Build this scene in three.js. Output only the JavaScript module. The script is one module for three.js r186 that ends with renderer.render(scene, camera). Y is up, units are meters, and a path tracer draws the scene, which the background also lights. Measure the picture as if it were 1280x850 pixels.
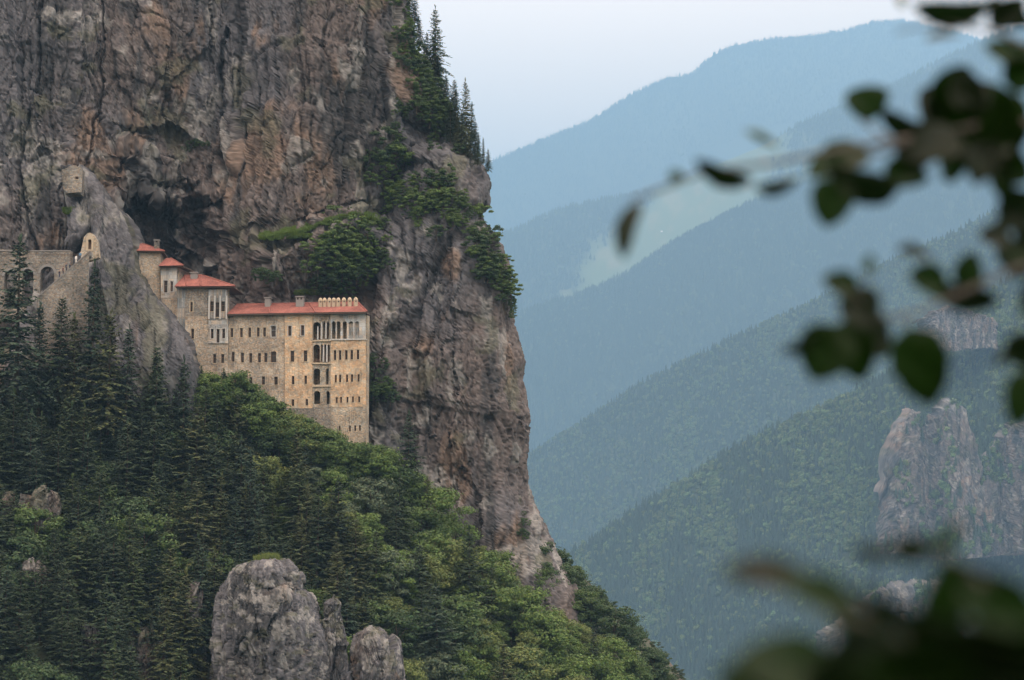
import * as THREE from 'three';
import { mergeGeometries, mergeVertices } from 'three/addons/utils/BufferGeometryUtils.js';
import { MarchingCubes } from 'three/addons/objects/MarchingCubes.js';

// ---------------------------------------------------------------- camera, sky, sun, haze, exposure
const scene = new THREE.Scene();
const camera = new THREE.PerspectiveCamera(20, 1280 / 850, 0.1, 40000);
const PITCH = Math.atan(275 / 2410);                 // the horizon lies 275 px below the middle of the photograph
camera.position.set(0, 0, 0);
camera.rotation.x = PITCH;
camera.focus = 372;                                   // sharp on the monastery
camera.userData.fStop = 2.9;
const SKY = 2.1;                                    // overcast: brightness of the cloud sheet
const SKYCOL = [1.38, 1.03, 0.79];
{
  const W = 512, H = 256, data = new Float32Array(W * H * 4);
  for (let j = 0; j < H; j++) for (let i = 0; i < W; i++) {
    const el = (j + 0.5) / H * Math.PI - Math.PI / 2, az = (i / W) * 2 * Math.PI;
    const s = Math.max(0, Math.sin(el));
    const cloud = 1 + 0.05 * Math.sin(az * 3 + 1) * Math.cos(el * 5 + az) + 0.04 * Math.sin(az * 7 + el * 9);
    const l = SKY * (0.74 + 0.60 * s) * cloud, o = (j * W + i) * 4;
    for (let c = 0; c < 3; c++) data[o + c] = l * SKYCOL[c];
    data[o + 3] = 1;
  }
  const sky = new THREE.DataTexture(data, W, H, THREE.RGBAFormat, THREE.FloatType);
  sky.mapping = THREE.EquirectangularReflectionMapping; sky.magFilter = THREE.LinearFilter; sky.minFilter = THREE.LinearFilter; sky.needsUpdate = true;
  scene.background = sky; scene.environment = sky;
}
const sun = new THREE.DirectionalLight(new THREE.Color().setRGB(1, 0.96, 0.88), 1.3);
sun.position.set(260, 620, 120); sun.target.position.set(-40, 20, -370);
sun.shadow.radius = 30; sun.castShadow = true;
Object.assign(sun.shadow.camera, { left: -400, right: 400, top: 400, bottom: -400, near: 10, far: 2000 });
scene.add(sun, sun.target);
scene.fog = new THREE.FogExp2(new THREE.Color().setRGB(0.275, 0.56, 0.95), 0.000122);
const renderer = new THREE.WebGLRenderer();
renderer.toneMapping = THREE.LinearToneMapping;
renderer.toneMappingExposure = 1.75;
renderer.shadowMap.enabled = true;

// ---------------------------------------------------------------- helpers
const F = 2410, cp = Math.cos(PITCH), sp = Math.sin(PITCH);
const V = (x, y, z) => new THREE.Vector3(x, y, z);
function dirOf(px, py) { const x = (px - 640) / F, y = (425 - py) / F; return V(x, y * cp + sp, -cp + y * sp); }
function at(px, py, d) { const r = dirOf(px, py); return r.multiplyScalar(d / -r.z); }   // a measured point of the photograph at d metres
function proj(p) { const zc = -(-p.z * cp + p.y * sp), yc = p.y * cp + p.z * sp; return [640 + F * p.x / -zc, 425 - F * yc / -zc]; }
function rng(seed) { let s = seed | 0; return () => { s = (s + 0x6d2b79f5) | 0; let t = Math.imul(s ^ (s >>> 15), 1 | s); t = (t + Math.imul(t ^ (t >>> 7), 61 | t)) ^ t; return ((t ^ (t >>> 14)) >>> 0) / 4294967296; }; }
const clamp = (x, a = 0, b = 1) => Math.min(b, Math.max(a, x)), lerp = (a, b, t) => a + (b - a) * t;
const sst = (a, b, x) => { const t = clamp((x - a) / (b - a)); return t * t * (3 - 2 * t); };
function curve(pts) { return (x) => { if (x <= pts[0][0]) return pts[0][1]; for (let i = 1; i < pts.length; i++) if (x <= pts[i][0]) { const [x0, y0] = pts[i - 1], [x1, y1] = pts[i]; return lerp(y0, y1, (x - x0) / (x1 - x0)); } return pts[pts.length - 1][1]; }; }
function h3(x, y, z) { let h = Math.imul(x, 374761393) + Math.imul(y, 668265263) + Math.imul(z, 2147483647 ^ 1274126177) | 0; h = Math.imul(h ^ (h >>> 13), 1274126177); h ^= h >>> 16; return (h >>> 0) / 4294967296; }
function noise(x, y, z = 0) {
  const ix = Math.floor(x), iy = Math.floor(y), iz = Math.floor(z); let fx = x - ix, fy = y - iy, fz = z - iz;
  fx = fx * fx * (3 - 2 * fx); fy = fy * fy * (3 - 2 * fy); fz = fz * fz * (3 - 2 * fz);
  const l = (a, b, t) => a + (b - a) * t;
  const n = (k) => l(l(h3(ix, iy, iz + k), h3(ix + 1, iy, iz + k), fx), l(h3(ix, iy + 1, iz + k), h3(ix + 1, iy + 1, iz + k), fx), fy);
  return fz === 0 ? n(0) * 2 - 1 : l(n(0), n(1), fz) * 2 - 1;
}
function fbm(x, y, z = 0, o = 4) { let s = 0, a = 0.5; for (let i = 0; i < o; i++) { s += a * noise(x, y, z + i * 17); x *= 2.03; y *= 2.03; a *= 0.5; } return s; }
function ridge(x, y, z = 0, o = 3) { let s = 0, a = 0.5; for (let i = 0; i < o; i++) { s += a * (1 - Math.abs(noise(x, y, z + i * 9)) * 2); x *= 2.1; y *= 2.1; a *= 0.5; } return s; }
const FO = [0, 0];
function facet(x, y, seed) {                          // broken rock: cells with an offset and a tilt of their own
  const ix = Math.floor(x), iy = Math.floor(y); let b1 = 9, b2 = 9, h = 0;
  for (let i = -1; i <= 1; i++) for (let j = -1; j <= 1; j++) {
    const cx = ix + i, cy = iy + j, dx = cx + h3(cx, cy, seed) - x, dy = cy + h3(cx, cy, seed + 1) - y, d = dx * dx + dy * dy;
    if (d < b1) { b2 = b1; b1 = d; h = h3(cx, cy, seed + 2) * 2 - 1 + dx * (h3(cx, cy, seed + 3) - 0.5) * 2.4 + dy * (h3(cx, cy, seed + 4) - 0.56) * 1.5; } else if (d < b2) b2 = d;
  }
  FO[0] = h; FO[1] = Math.sqrt(b2) - Math.sqrt(b1); return h;
}
function facet3(x, y, z, seed) {
  const ix = Math.floor(x), iy = Math.floor(y), iz = Math.floor(z); let b1 = 9, b2 = 9, h = 0;
  for (let i = -1; i <= 1; i++) for (let j = -1; j <= 1; j++) for (let k = -1; k <= 1; k++) {
    const cx = ix + i, cy = iy + j, cz = iz + k, r = h3(cx, cy, cz + seed * 977), r2 = r * 7919 % 1, r3 = r * 104729 % 1, dx = cx + r - x, dy = cy + r2 - y, dz = cz + r3 - z, d = dx * dx + dy * dy + dz * dz;
    if (d < b1) { b2 = b1; b1 = d; h = (r * 3571 % 1) * 2 - 1 + dx * ((r * 977 % 1) - 0.5) * 2.4 + dy * ((r * 1597 % 1) - 0.5) * 1.6 + dz * ((r * 2357 % 1) - 0.5) * 2; } else if (d < b2) b2 = d;
  }
  FO[0] = h; FO[1] = Math.sqrt(b2) - Math.sqrt(b1); return h;
}
const col = (r, g, b) => new THREE.Color().setRGB(r, g, b);
const std = (c, rough = 0.9, more = {}) => new THREE.MeshStandardMaterial({ color: Array.isArray(c) ? col(...c) : c, roughness: rough, side: THREE.DoubleSide, ...more });
const taken = new Map();
function numbered(n) { const k = taken.get(n) ?? 0; taken.set(n, k + 1); return k ? `${n}_${String(k).padStart(3, '0')}` : n; }
function tag(o, label, category, group, kind) { o.userData.label = label; o.userData.category = category; if (group) o.userData.group = group; if (kind) o.userData.kind = kind; return o; }
function mesh(name, geo, mat, parent) { const m = new THREE.Mesh(geo, mat); m.name = parent === scene ? numbered(name) : name; m.castShadow = m.receiveShadow = true; parent.add(m); return m; }
function structure(name, geo, mat, label, category) { const m = mesh(name, geo, mat, scene); m.userData.kind = 'structure'; if (label) tag(m, label, category); return m; }
function thing(name, label, category, pos, turn = 0, group) { const g = new THREE.Group(); g.name = numbered(name); g.position.copy(pos); g.rotation.y = turn; scene.add(g); tag(g, label, category, group); return g; }
function tileTex(size, fn, srgb, repeat) {              // fn(u, v) -> [r, g, b] 0..1
  const d = new Uint8Array(size * size * 4);
  for (let j = 0; j < size; j++) for (let i = 0; i < size; i++) { const c = fn(i / size, j / size), o = (j * size + i) * 4; for (let k = 0; k < 3; k++) d[o + k] = clamp(c[k]) * 255; d[o + 3] = 255; }
  const t = new THREE.DataTexture(d, size, size); t.wrapS = t.wrapT = THREE.RepeatWrapping; t.magFilter = THREE.LinearFilter; if (srgb) t.colorSpace = THREE.SRGBColorSpace; if (repeat) t.repeat.set(repeat, repeat); t.needsUpdate = true; return t;
}
function pn(u, v, n, seed) {                            // noise that repeats n times n
  const x = u * n, y = v * n, ix = Math.floor(x), iy = Math.floor(y); let fx = x - ix, fy = y - iy; fx = fx * fx * (3 - 2 * fx); fy = fy * fy * (3 - 2 * fy);
  const w = (a) => ((a % n) + n) % n, q = (a, b) => h3(w(a), w(b), seed);
  return lerp(lerp(q(ix, iy), q(ix + 1, iy), fx), lerp(q(ix, iy + 1), q(ix + 1, iy + 1), fx), fy);
}
const pfbm = (u, v, n, seed, o = 5) => { let s = 0, a = 0.5, t = 0; for (let i = 0; i < o; i++) { s += a * pn(u, v, n, seed + i); t += a; n *= 2; a *= 0.6; } return s / t; };

// ---------------------------------------------------------------- rock
const rockMat = new THREE.MeshStandardMaterial({ vertexColors: true, roughness: 0.95, side: THREE.DoubleSide });
const GREY = [0.134, 0.134, 0.148], BROWN = [0.168, 0.141, 0.132], ORANGE = [0.26, 0.186, 0.14], DARK = [0.054, 0.056, 0.060], PALE = [0.36, 0.355, 0.34], OLIVE = [0.13, 0.135, 0.085];
function mixc(a, b, t) { a[0] += (b[0] - a[0]) * t; a[1] += (b[1] - a[1]) * t; a[2] += (b[2] - a[2]) * t; }
// the colour of the stone itself: beds and stains of differing mineral, lichen and algae
function rockColor(s, y, o, out) {
  s *= o.cs ?? 1; y *= o.cy ?? o.cs ?? 1;
  out[0] = GREY[0]; out[1] = GREY[1]; out[2] = GREY[2];
  mixc(out, BROWN, sst(-0.25, 0.3, fbm(s / 16, y / 34, 3 + o.seed) + (o.brown ?? 0)));
  mixc(out, ORANGE, 0.85 * sst(0.12, 0.32, fbm(s / 9, y / 20, 11 + o.seed, 5) + (o.orange ?? 0)));
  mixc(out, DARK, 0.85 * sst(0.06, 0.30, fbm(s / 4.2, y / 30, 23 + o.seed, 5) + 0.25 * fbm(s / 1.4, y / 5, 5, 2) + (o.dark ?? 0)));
  mixc(out, PALE, 0.7 * sst(0.18, 0.36, fbm(s / 3.2, y / 5.5, 31 + o.seed, 5) + (o.pale ?? 0)));
  mixc(out, OLIVE, 0.6 * sst(0.16, 0.34, fbm(s / 6, y / 6, 47 + o.seed, 5) + (o.olive ?? 0)));
  return out;
}
function rockRelief(s, y, o) {
  const k = o.size ?? 1, wx = s + 1.6 * fbm(s / 5 / k, y / 7 / k, 71, 3) * k, wy = y + 2.2 * fbm(s / 6 / k, y / 6 / k, 83, 3) * k + 0.35 * s * (o.dip ?? 0);
  let h = 0;
  h += 1.5 * facet(wx / (11 * k), wy / (40 * k), o.seed + 101) * k;
  facet(wx / (4.0 * k), wy / (17 * k), o.seed + 211); h += (0.85 * FO[0] - 0.75 * (1 - sst(0, 0.09, FO[1]))) * k;
  facet(wx / (1.7 * k), wy / (6.0 * k), o.seed + 307); h += (0.42 * FO[0] - 0.36 * (1 - sst(0, 0.14, FO[1]))) * k;
  h += (o.flute ?? 0.5) * (ridge(wx / (2.6 * k), y / 40, 7 + o.seed) + 0.6 * ridge(wx / (1.1 * k), y / 22, 17 + o.seed, 2)) * k;
  if (o.long) {                                        // long joints down the face and slanting beds across it
    const j1 = noise(wx / 13 + 0.25 * noise(s / 20, y / 26, 5), y / 120, 51), j2 = noise(wx / 7, y / 60, 57), bd = noise(s / 75, (y + 0.22 * s) / 9, 59);
    h -= 2.2 * Math.exp(-((j1 / 0.035) ** 2)) + 1.1 * Math.exp(-((j2 / 0.04) ** 2)); h += 0.7 * sst(-0.12, 0.12, bd) + 0.45 * sst(0.3, 0.44, bd);
  }
  return h * (o.amp ?? 1);
}
// a grid of base points [nu][nv] with {s, y} along the surface, pushed out along the base normal
function rockGrid(nu, nv, point, o) {
  const N = nu * nv, P = new Float32Array(N * 3), S = new Float32Array(N * 2), q = V();
  for (let j = 0; j < nv; j++) for (let i = 0; i < nu; i++) { const k = j * nu + i, r = point(i, j); P[k * 3] = r.p.x; P[k * 3 + 1] = r.p.y; P[k * 3 + 2] = r.p.z; S[k * 2] = r.s; S[k * 2 + 1] = r.p.y; }
  const pos = new Float32Array(N * 3), colr = new Float32Array(N * 3), c = [0, 0, 0], a = V(), b = V();
  const g = (i, j, t) => { const k = (clamp(j, 0, nv - 1) * nu + clamp(i, 0, nu - 1)) * 3; return t.set(P[k], P[k + 1], P[k + 2]); };
  for (let j = 0; j < nv; j++) for (let i = 0; i < nu; i++) {
    const k = j * nu + i, w = o.reach ?? 6;
    a.copy(g(i + w, j, q)).sub(g(i - w, j, V())); b.copy(g(i, j + w, q)).sub(g(i, j - w, V()));
    const n = a.cross(b).normalize(); if (o.flip) n.negate();
    const s = S[k * 2], y = S[k * 2 + 1], h = rockRelief(s, y, o) * (o.fade ? o.fade(i, j) : 1) + (o.extra ? o.extra(s, y) : 0);
    pos[k * 3] = P[k * 3] + n.x * h; pos[k * 3 + 1] = P[k * 3 + 1] + n.y * h; pos[k * 3 + 2] = P[k * 3 + 2] + n.z * h;
    if (o.tint) o.tint(i, j, s, y, c); else rockColor(s, y, o, c);
    colr.set(c, k * 3);
  }
  const idx = new Uint32Array((nu - 1) * (nv - 1) * 6); let m = 0;
  for (let j = 0; j < nv - 1; j++) for (let i = 0; i < nu - 1; i++) { const k = j * nu + i; idx[m++] = k; idx[m++] = k + 1; idx[m++] = k + nu; idx[m++] = k + 1; idx[m++] = k + nu + 1; idx[m++] = k + nu; }
  // second pass: the small breaks and the grain of the stone, in space and along the true face
  const rough = new THREE.BufferGeometry(); rough.setAttribute('position', new THREE.BufferAttribute(pos.slice(), 3)); rough.setIndex(new THREE.BufferAttribute(idx, 1)); rough.computeVertexNormals();
  const nn = rough.attributes.normal.array, pp = rough.attributes.position.array, z = o.size ?? 1, am = (o.amp ?? 1) * (o.fine ?? 1);
  for (let k = 0; k < N; k++) {
    const x = pp[k * 3], y = pp[k * 3 + 1], w = pp[k * 3 + 2];
    facet3(x / (1.2 * z), y / (3.4 * z), w / (1.2 * z), o.seed + 7); let h = (0.22 * FO[0] - 0.26 * (1 - sst(0, 0.14, FO[1]))) * z;
    facet3(x / (0.55 * z), y / (0.8 * z), w / (0.55 * z), o.seed + 9); h += 0.07 * FO[0] * z;
    h *= am;
    const f = 1 + 0.22 * FO[0] + 0.4 * noise(x / (0.6 * z) + 9, y / (0.9 * z), w / (0.6 * z)) + 0.3 * noise(x / 2.6, y / 5, w / 2.6), lich = noise(x / (0.4 * z), y / (0.4 * z), w / (0.4 * z) + 31) > 0.68 - (o.pale ?? 0) ? 0.4 : 0;
    for (let q = 0; q < 3; q++) { pos[k * 3 + q] += nn[k * 3 + q] * h; let v = colr[k * 3 + q] * Math.max(0.35, f); v += (PALE[q] - v) * lich; colr[k * 3 + q] = v * 0.57; }
  }
  const geo = new THREE.BufferGeometry();
  geo.setAttribute('position', new THREE.BufferAttribute(pos, 3)); geo.setAttribute('color', new THREE.BufferAttribute(colr, 3));
  geo.setIndex(new THREE.BufferAttribute(idx, 1)); geo.computeVertexNormals(); return geo;
}
const K = 380 / F;
// --- the great cliff: front face in metres of depth, its right edge rounding away
const cliffEdge = curve([[-260, 440], [-120, 480], [-40, 500], [0, 508], [40, 516], [70, 522], [100, 538], [150, 562], [185, 594], [200, 605], [225, 614], [246, 614], [258, 603], [270, 605], [285, 617], [300, 627], [330, 637], [370, 642], [400, 645], [430, 654], [446, 657], [470, 652], [500, 656], [516, 661], [530, 659], [550, 655], [580, 654], [605, 656], [640, 666], [680, 685], [720, 705], [745, 717], [765, 722], [800, 730], [860, 745], [900, 760]]);
const ledge = curve([[300, 300], [330, 294], [380, 284], [420, 268], [450, 262], [480, 276], [520, 300]]);
const gully = curve([[-60, 488], [0, 494], [60, 497], [100, 503], [180, 522], [220, 496], [270, 482], [330, 470], [380, 462]]);
const crack = curve([[-200, 294], [0, 297], [60, 301], [120, 304], [200, 309], [260, 305]]);
function cliffDepth(a, b) {
  let d = 385 + (460 - b) * 0.018;
  d -= 9 * (1 - sst(60, 150, a));                                             // left flank stands forward
  d += 4 * Math.sin(a / 38 + b / 160) * sst(80, 160, a) * (1 - sst(420, 520, a));
  const e = ((a - 205) / 72) ** 2 + ((b - 282) / (b < 282 ? 52 : 120)) ** 2;  // the cave
  const wob = 0.9 * fbm(a / 22, b / 15, 3, 4); d += 9 * (1 - sst(0.1, 1.35, e + wob));
  const e2 = ((a - 190 - (b - 170) * 1.4) / 46) ** 2 + ((b - 172) / 17) ** 2; d += 3.5 * (1 - sst(0.2, 1.3, e2 + wob));
  const e3 = ((a - 155) / 26) ** 2 + ((b - 235) / 40) ** 2; d += 3 * (1 - sst(0.2, 1.3, e3 + wob));
  d -= 5.5 * Math.exp(-(((a - 215) / 34) ** 2) - (((b - 248) / 10) ** 2));      // the pale hanging block in the roof of the cave
  d += 3.6 * Math.exp(-(((a - crack(b)) / 4.5) ** 2)) * (1 - sst(200, 250, b));
  const L = ledge(a), inL = sst(305, 340, a) * (1 - sst(470, 515, a));
  d -= 6.5 * inL * sst(L - 3, L + 5, b); d -= 3 * inL * sst(L + 16, L + 22, b);
  const gd = (a - gully(b)) / 16; d += 5.5 * Math.exp(-gd * gd) * (1 - sst(330, 400, b));
  d -= 6 * sst(0, 70, a - gully(b)) * sst(150, 300, b) * (1 - sst(540, 640, b) * 0.4);   // right buttress
  d += sst(495, 530, a) * Math.max(0, 195 - b) * 0.12;                         // the wooded shoulder above leans back
  d += 3 * Math.exp(-(((b - 262 + (a - 600) * 0.2) / 14) ** 2)) * sst(560, 610, a);
  d += 5 * Math.exp(-(((b - 378) / 26) ** 2)) * sst(215, 260, a) * (1 - sst(455, 490, a));
  d -= Math.max(0, b - 590) * 0.03;                                           // toe runs out
  return d;
}
{
  const rowsB = []; for (let b = 860; b > 790; b -= 4) rowsB.push(b); for (let b = 790; b > -24; b -= 1.38) rowsB.push(b); for (let b = -24; b > -300; b -= 6) rowsB.push(b);
  const nL = 22, nF = 420, nR = 46, nB = 16, nu = nL + nF + nR + nB, RP = 58;
  const patches = [[45, 45, 16, 40, 0.3], [50, 100, 20, 34, 0.35], [185, 20, 34, 22, 0.15], [272, 130, 16, 60, 0.3], [296, 250, 10, 70, 0.28], [315, 40, 14, 50, 0.22], [415, 75, 12, 40, 0.25], [395, 180, 24, 24, 0.28], [340, 190, 14, 18, 0.2], [345, 345, 26, 24, 0.35], [410, 318, 14, 18, 0.3], [570, 210, 24, 26, 0.25], [560, 330, 30, 24, 0.3], [545, 400, 30, 30, 0.25], [530, 470, 30, 50, 0.2], [640, 440, 12, 50, 0.3], [645, 640, 14, 60, 0.25], [565, 600, 22, 40, 0.25], [600, 620, 20, 40, 0.2], [525, 100, 12, 30, 0.2]];
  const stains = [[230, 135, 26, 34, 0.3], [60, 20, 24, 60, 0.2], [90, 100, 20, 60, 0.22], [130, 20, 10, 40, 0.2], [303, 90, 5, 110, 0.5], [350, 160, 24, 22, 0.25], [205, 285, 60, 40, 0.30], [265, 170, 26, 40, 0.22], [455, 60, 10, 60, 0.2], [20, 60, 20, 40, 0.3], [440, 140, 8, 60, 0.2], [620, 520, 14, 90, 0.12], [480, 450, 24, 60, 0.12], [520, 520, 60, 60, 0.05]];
  const pales = [[345, 120, 22, 14, 0.25], [20, 180, 26, 60, 0.2], [65, 200, 14, 60, 0.15], [455, 400, 40, 30, 0.12], [230, 95, 20, 16, 0.15], [360, 215, 24, 30, 0.16], [530, 560, 60, 90, 0.10], [670, 690, 40, 50, 0.14]];
  const sum = (list, a, b) => { let s = 0; for (const [x, y, w, h, v] of list) { const q = ((a - x) / w) ** 2 + ((b - y) / h) ** 2; if (q < 6) s += v * Math.exp(-q); } return s; };
  const A = (i, b) => { const e = cliffEdge(b); return i < nL ? lerp(-190, -8, i / nL) : i < nL + nF ? lerp(-8, e - RP, (i - nL) / (nF - 1)) : e; };
  const point = (i, j) => {
    const b = rowsB[j], e = cliffEdge(b);
    if (i < nL + nF) { const a = A(i, b); return { p: at(a, b, cliffDepth(a, b)), s: a * K }; }
    const d0 = cliffDepth(e - RP, b), R = RP * K;
    if (i < nL + nF + nR) { const th = (i - nL - nF + 1) / nR * 1.62; const p = at(e - RP, b, d0); p.x += R * Math.sin(th); p.z -= R * (1 - Math.cos(th)); return { p, s: (e - RP) * K + R * th }; }
    const t = (i - nL - nF - nR + 1) / nB, p = at(e - RP, b, d0); p.x += R - t * 14; p.z -= R + t * 70; return { p, s: (e - RP) * K + R * 1.62 + t * 70 };
  };
  const o = { seed: 5, flute: 0.7, size: 0.8, amp: 1.0, long: true, fade: (i) => lerp(1, 0.5, sst(nL + nF - 20, nL + nF + 20, i)) };
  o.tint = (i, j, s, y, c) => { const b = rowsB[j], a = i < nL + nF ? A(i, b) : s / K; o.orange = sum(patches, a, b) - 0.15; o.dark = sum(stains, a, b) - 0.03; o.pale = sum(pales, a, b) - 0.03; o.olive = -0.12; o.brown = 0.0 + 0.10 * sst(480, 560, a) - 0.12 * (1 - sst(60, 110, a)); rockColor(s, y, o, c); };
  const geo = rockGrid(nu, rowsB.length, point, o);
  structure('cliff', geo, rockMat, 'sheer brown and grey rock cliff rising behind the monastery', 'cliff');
}
// --- the spur of rock in front of the cave
const spurEdge = curve([[196, 92], [207, 103], [215, 112], [232, 124], [246, 130], [252, 138], [262, 146], [275, 152], [290, 157], [300, 162], [330, 164], [345, 173], [365, 187], [385, 203], [400, 213], [420, 224], [440, 231], [460, 237], [490, 243], [540, 250], [620, 258]]);
const spurLeft = curve([[205, 72], [230, 74], [290, 80], [330, 62], [400, 20], [500, -20], [620, -40]]);
const spurDepth = (a, b) => 8 * Math.exp(-(((b - (371 - (a - 47) * 0.885 - 9)) / 13) ** 2)) * (1 - sst(112, 122, a)) + lerp(372, 357, sst(210, 470, b)) + 2.5 * Math.sin(a / 24 + b / 50) + 2.2 * sst(0, 1, Math.abs((a - 130 - (b - 350) * 0.35) / 60) - 0.2) - 2 * Math.exp(-(((a - (118 + (b - 310) * 0.22)) / 4) ** 2)) * sst(315, 330, b) * (1 - sst(400, 420, b));
{
  const rowsB = []; for (let b = 600; b > 470; b -= 3) rowsB.push(b); for (let b = 470; b > 206; b -= 1.3) rowsB.push(b);
  const nTop = 10, nv = rowsB.length + nTop, nBack = 8, nR = 26, nF = 130, nu = nBack + nR + nF + nR + nBack, RP = 24;
  const point = (i, j) => {
    const top = Math.max(0, j - rowsB.length + 1), b = rowsB[Math.min(j, rowsB.length - 1)], e = spurEdge(b), l = spurLeft(b), w = (e - l) / 2, rp = Math.min(RP, w * 0.7), R = rp * K;
    let p, s;
    const put = (a, th, back, side) => { p = at(a, b, spurDepth(a, b)); p.x += side * R * Math.sin(th); p.z -= R * (1 - Math.cos(th)) + back; s = a * K + side * (R * th + back); };
    const k = i - nBack - nR;
    if (k < 0 && i >= nBack) put(l + rp, -k / nR * 1.57, 0, -1); else if (i < nBack) put(l + rp, 1.57, (nBack - i) / nBack * 16, -1);
    else if (k < nF) put(lerp(l + rp, e - rp, k / (nF - 1)), 0, 0, 1);
    else if (k < nF + nR) put(e - rp, (k - nF + 1) / nR * 1.57, 0, 1); else put(e - rp, 1.57, (k - nF - nR + 1) / nBack * 16, 1);
    if (top) { p.z -= top * top * 0.16; p.y += 0.10 * top; }
    return { p, s };
  };
  const o = { seed: 37, flute: 0.3, size: 0.62, amp: 0.6, brown: -0.45, orange: -0.22, pale: 0.02, dark: -0.08, olive: 0.06 };
  structure('rock_spur', rockGrid(nu, nv, point, o), rockMat, 'grey rock spur beside the red roofed towers, under the lookout hut', 'rock face');
}
console.log('cliff');

// ---------------------------------------------------------------- ground of the near slope
const footPts = [[-160, 410], [-50, 425], [60, 440], [230, 490], [300, 515], [350, 540], [400, 558], [460, 572], [540, 632], [620, 712], [720, 772], [860, 900], [1000, 1060]].map(([px, py]) => { const p = at(px, py, 375); return [p.x, p.y]; });
const foot = curve(footPts);
function ground(x, z) {
  const d = -z; let y = foot(x);
  y += d < 375 ? -0.78 * (375 - d) : 0.14 * Math.min(d - 375, 70) - 0.5 * Math.max(0, d - 450);
  return y + 2.2 * fbm(x / 22, z / 22, 5) + 0.7 * fbm(x / 5, z / 5, 9);
}
{
  const x0 = -150, x1 = 130, z0 = -520, z1 = -225, nx = 200, nz = 200, pos = [], colr = [], idx = [], uv = [];
  for (let j = 0; j <= nz; j++) for (let i = 0; i <= nx; i++) {
    const x = lerp(x0, x1, i / nx), z = lerp(z0, z1, j / nz); pos.push(x, ground(x, z), z); uv.push(x / 13, z / 13);
    const t = sst(-0.1, 0.3, fbm(x / 9, z / 9, 3)), c = [0.045, 0.05, 0.025]; mixc(c, [0.075, 0.06, 0.042], t); mixc(c, [0.035, 0.055, 0.022], sst(0, 0.3, fbm(x / 4, z / 4, 44))); colr.push(...c);
    if (i < nx && j < nz) { const k = j * (nx + 1) + i; idx.push(k, k + nx + 1, k + 1, k + 1, k + nx + 1, k + nx + 2); }
  }
  const g = new THREE.BufferGeometry(); g.setAttribute('position', new THREE.Float32BufferAttribute(pos, 3)); g.setAttribute('color', new THREE.Float32BufferAttribute(colr, 3)); g.setAttribute('uv', new THREE.Float32BufferAttribute(uv, 2)); g.setIndex(idx); g.computeVertexNormals();
  structure('forest_slope', g, rockMat, 'steep wooded slope of dark soil under the monastery', 'slope');
}
// the knoll the photographer stands on, out of the frame, and the valley floor that reaches the horizon
{
  const pos = [], idx = [], nx = 90, nz = 110;
  for (let j = 0; j <= nz; j++) for (let i = 0; i <= nx; i++) { const x = lerp(-420, 420, i / nx), u = j / nz, z = u < 0.6 ? lerp(420, 4, Math.pow(u / 0.6, 0.6)) : lerp(4, -150, (u - 0.6) / 0.4), y = -1.75 - Math.max(0, -z - 0.5) * 0.8 + 0.72 * Math.max(0, z - 6) - 0.0008 * x * x + 0.2 * fbm(x / 4, z / 4, 2) + Math.min(14, Math.max(0, z - 10) * 0.2) * fbm(x / 40, z / 40, 6); pos.push(x, y, z); if (i < nx && j < nz) { const k = j * (nx + 1) + i; idx.push(k, k + 1, k + nx + 1, k + 1, k + nx + 2, k + nx + 1); } }
  const g = new THREE.BufferGeometry(); g.setAttribute('position', new THREE.Float32BufferAttribute(pos, 3)); g.setIndex(idx); g.computeVertexNormals();
  structure('near_hillside', g, std([0.045, 0.065, 0.03], 1), 'wooded hillside on which the sapling grows, behind the viewpoint', 'hillside');
}
{
  const g = new THREE.PlaneGeometry(25000, 28000, 8, 8); g.rotateX(-Math.PI / 2); g.translate(3000, -560, -9400);
  structure('valley_floor', g, std([0.05, 0.075, 0.035], 1), 'valley floor far below the wooded hills', 'ground');
}

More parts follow.
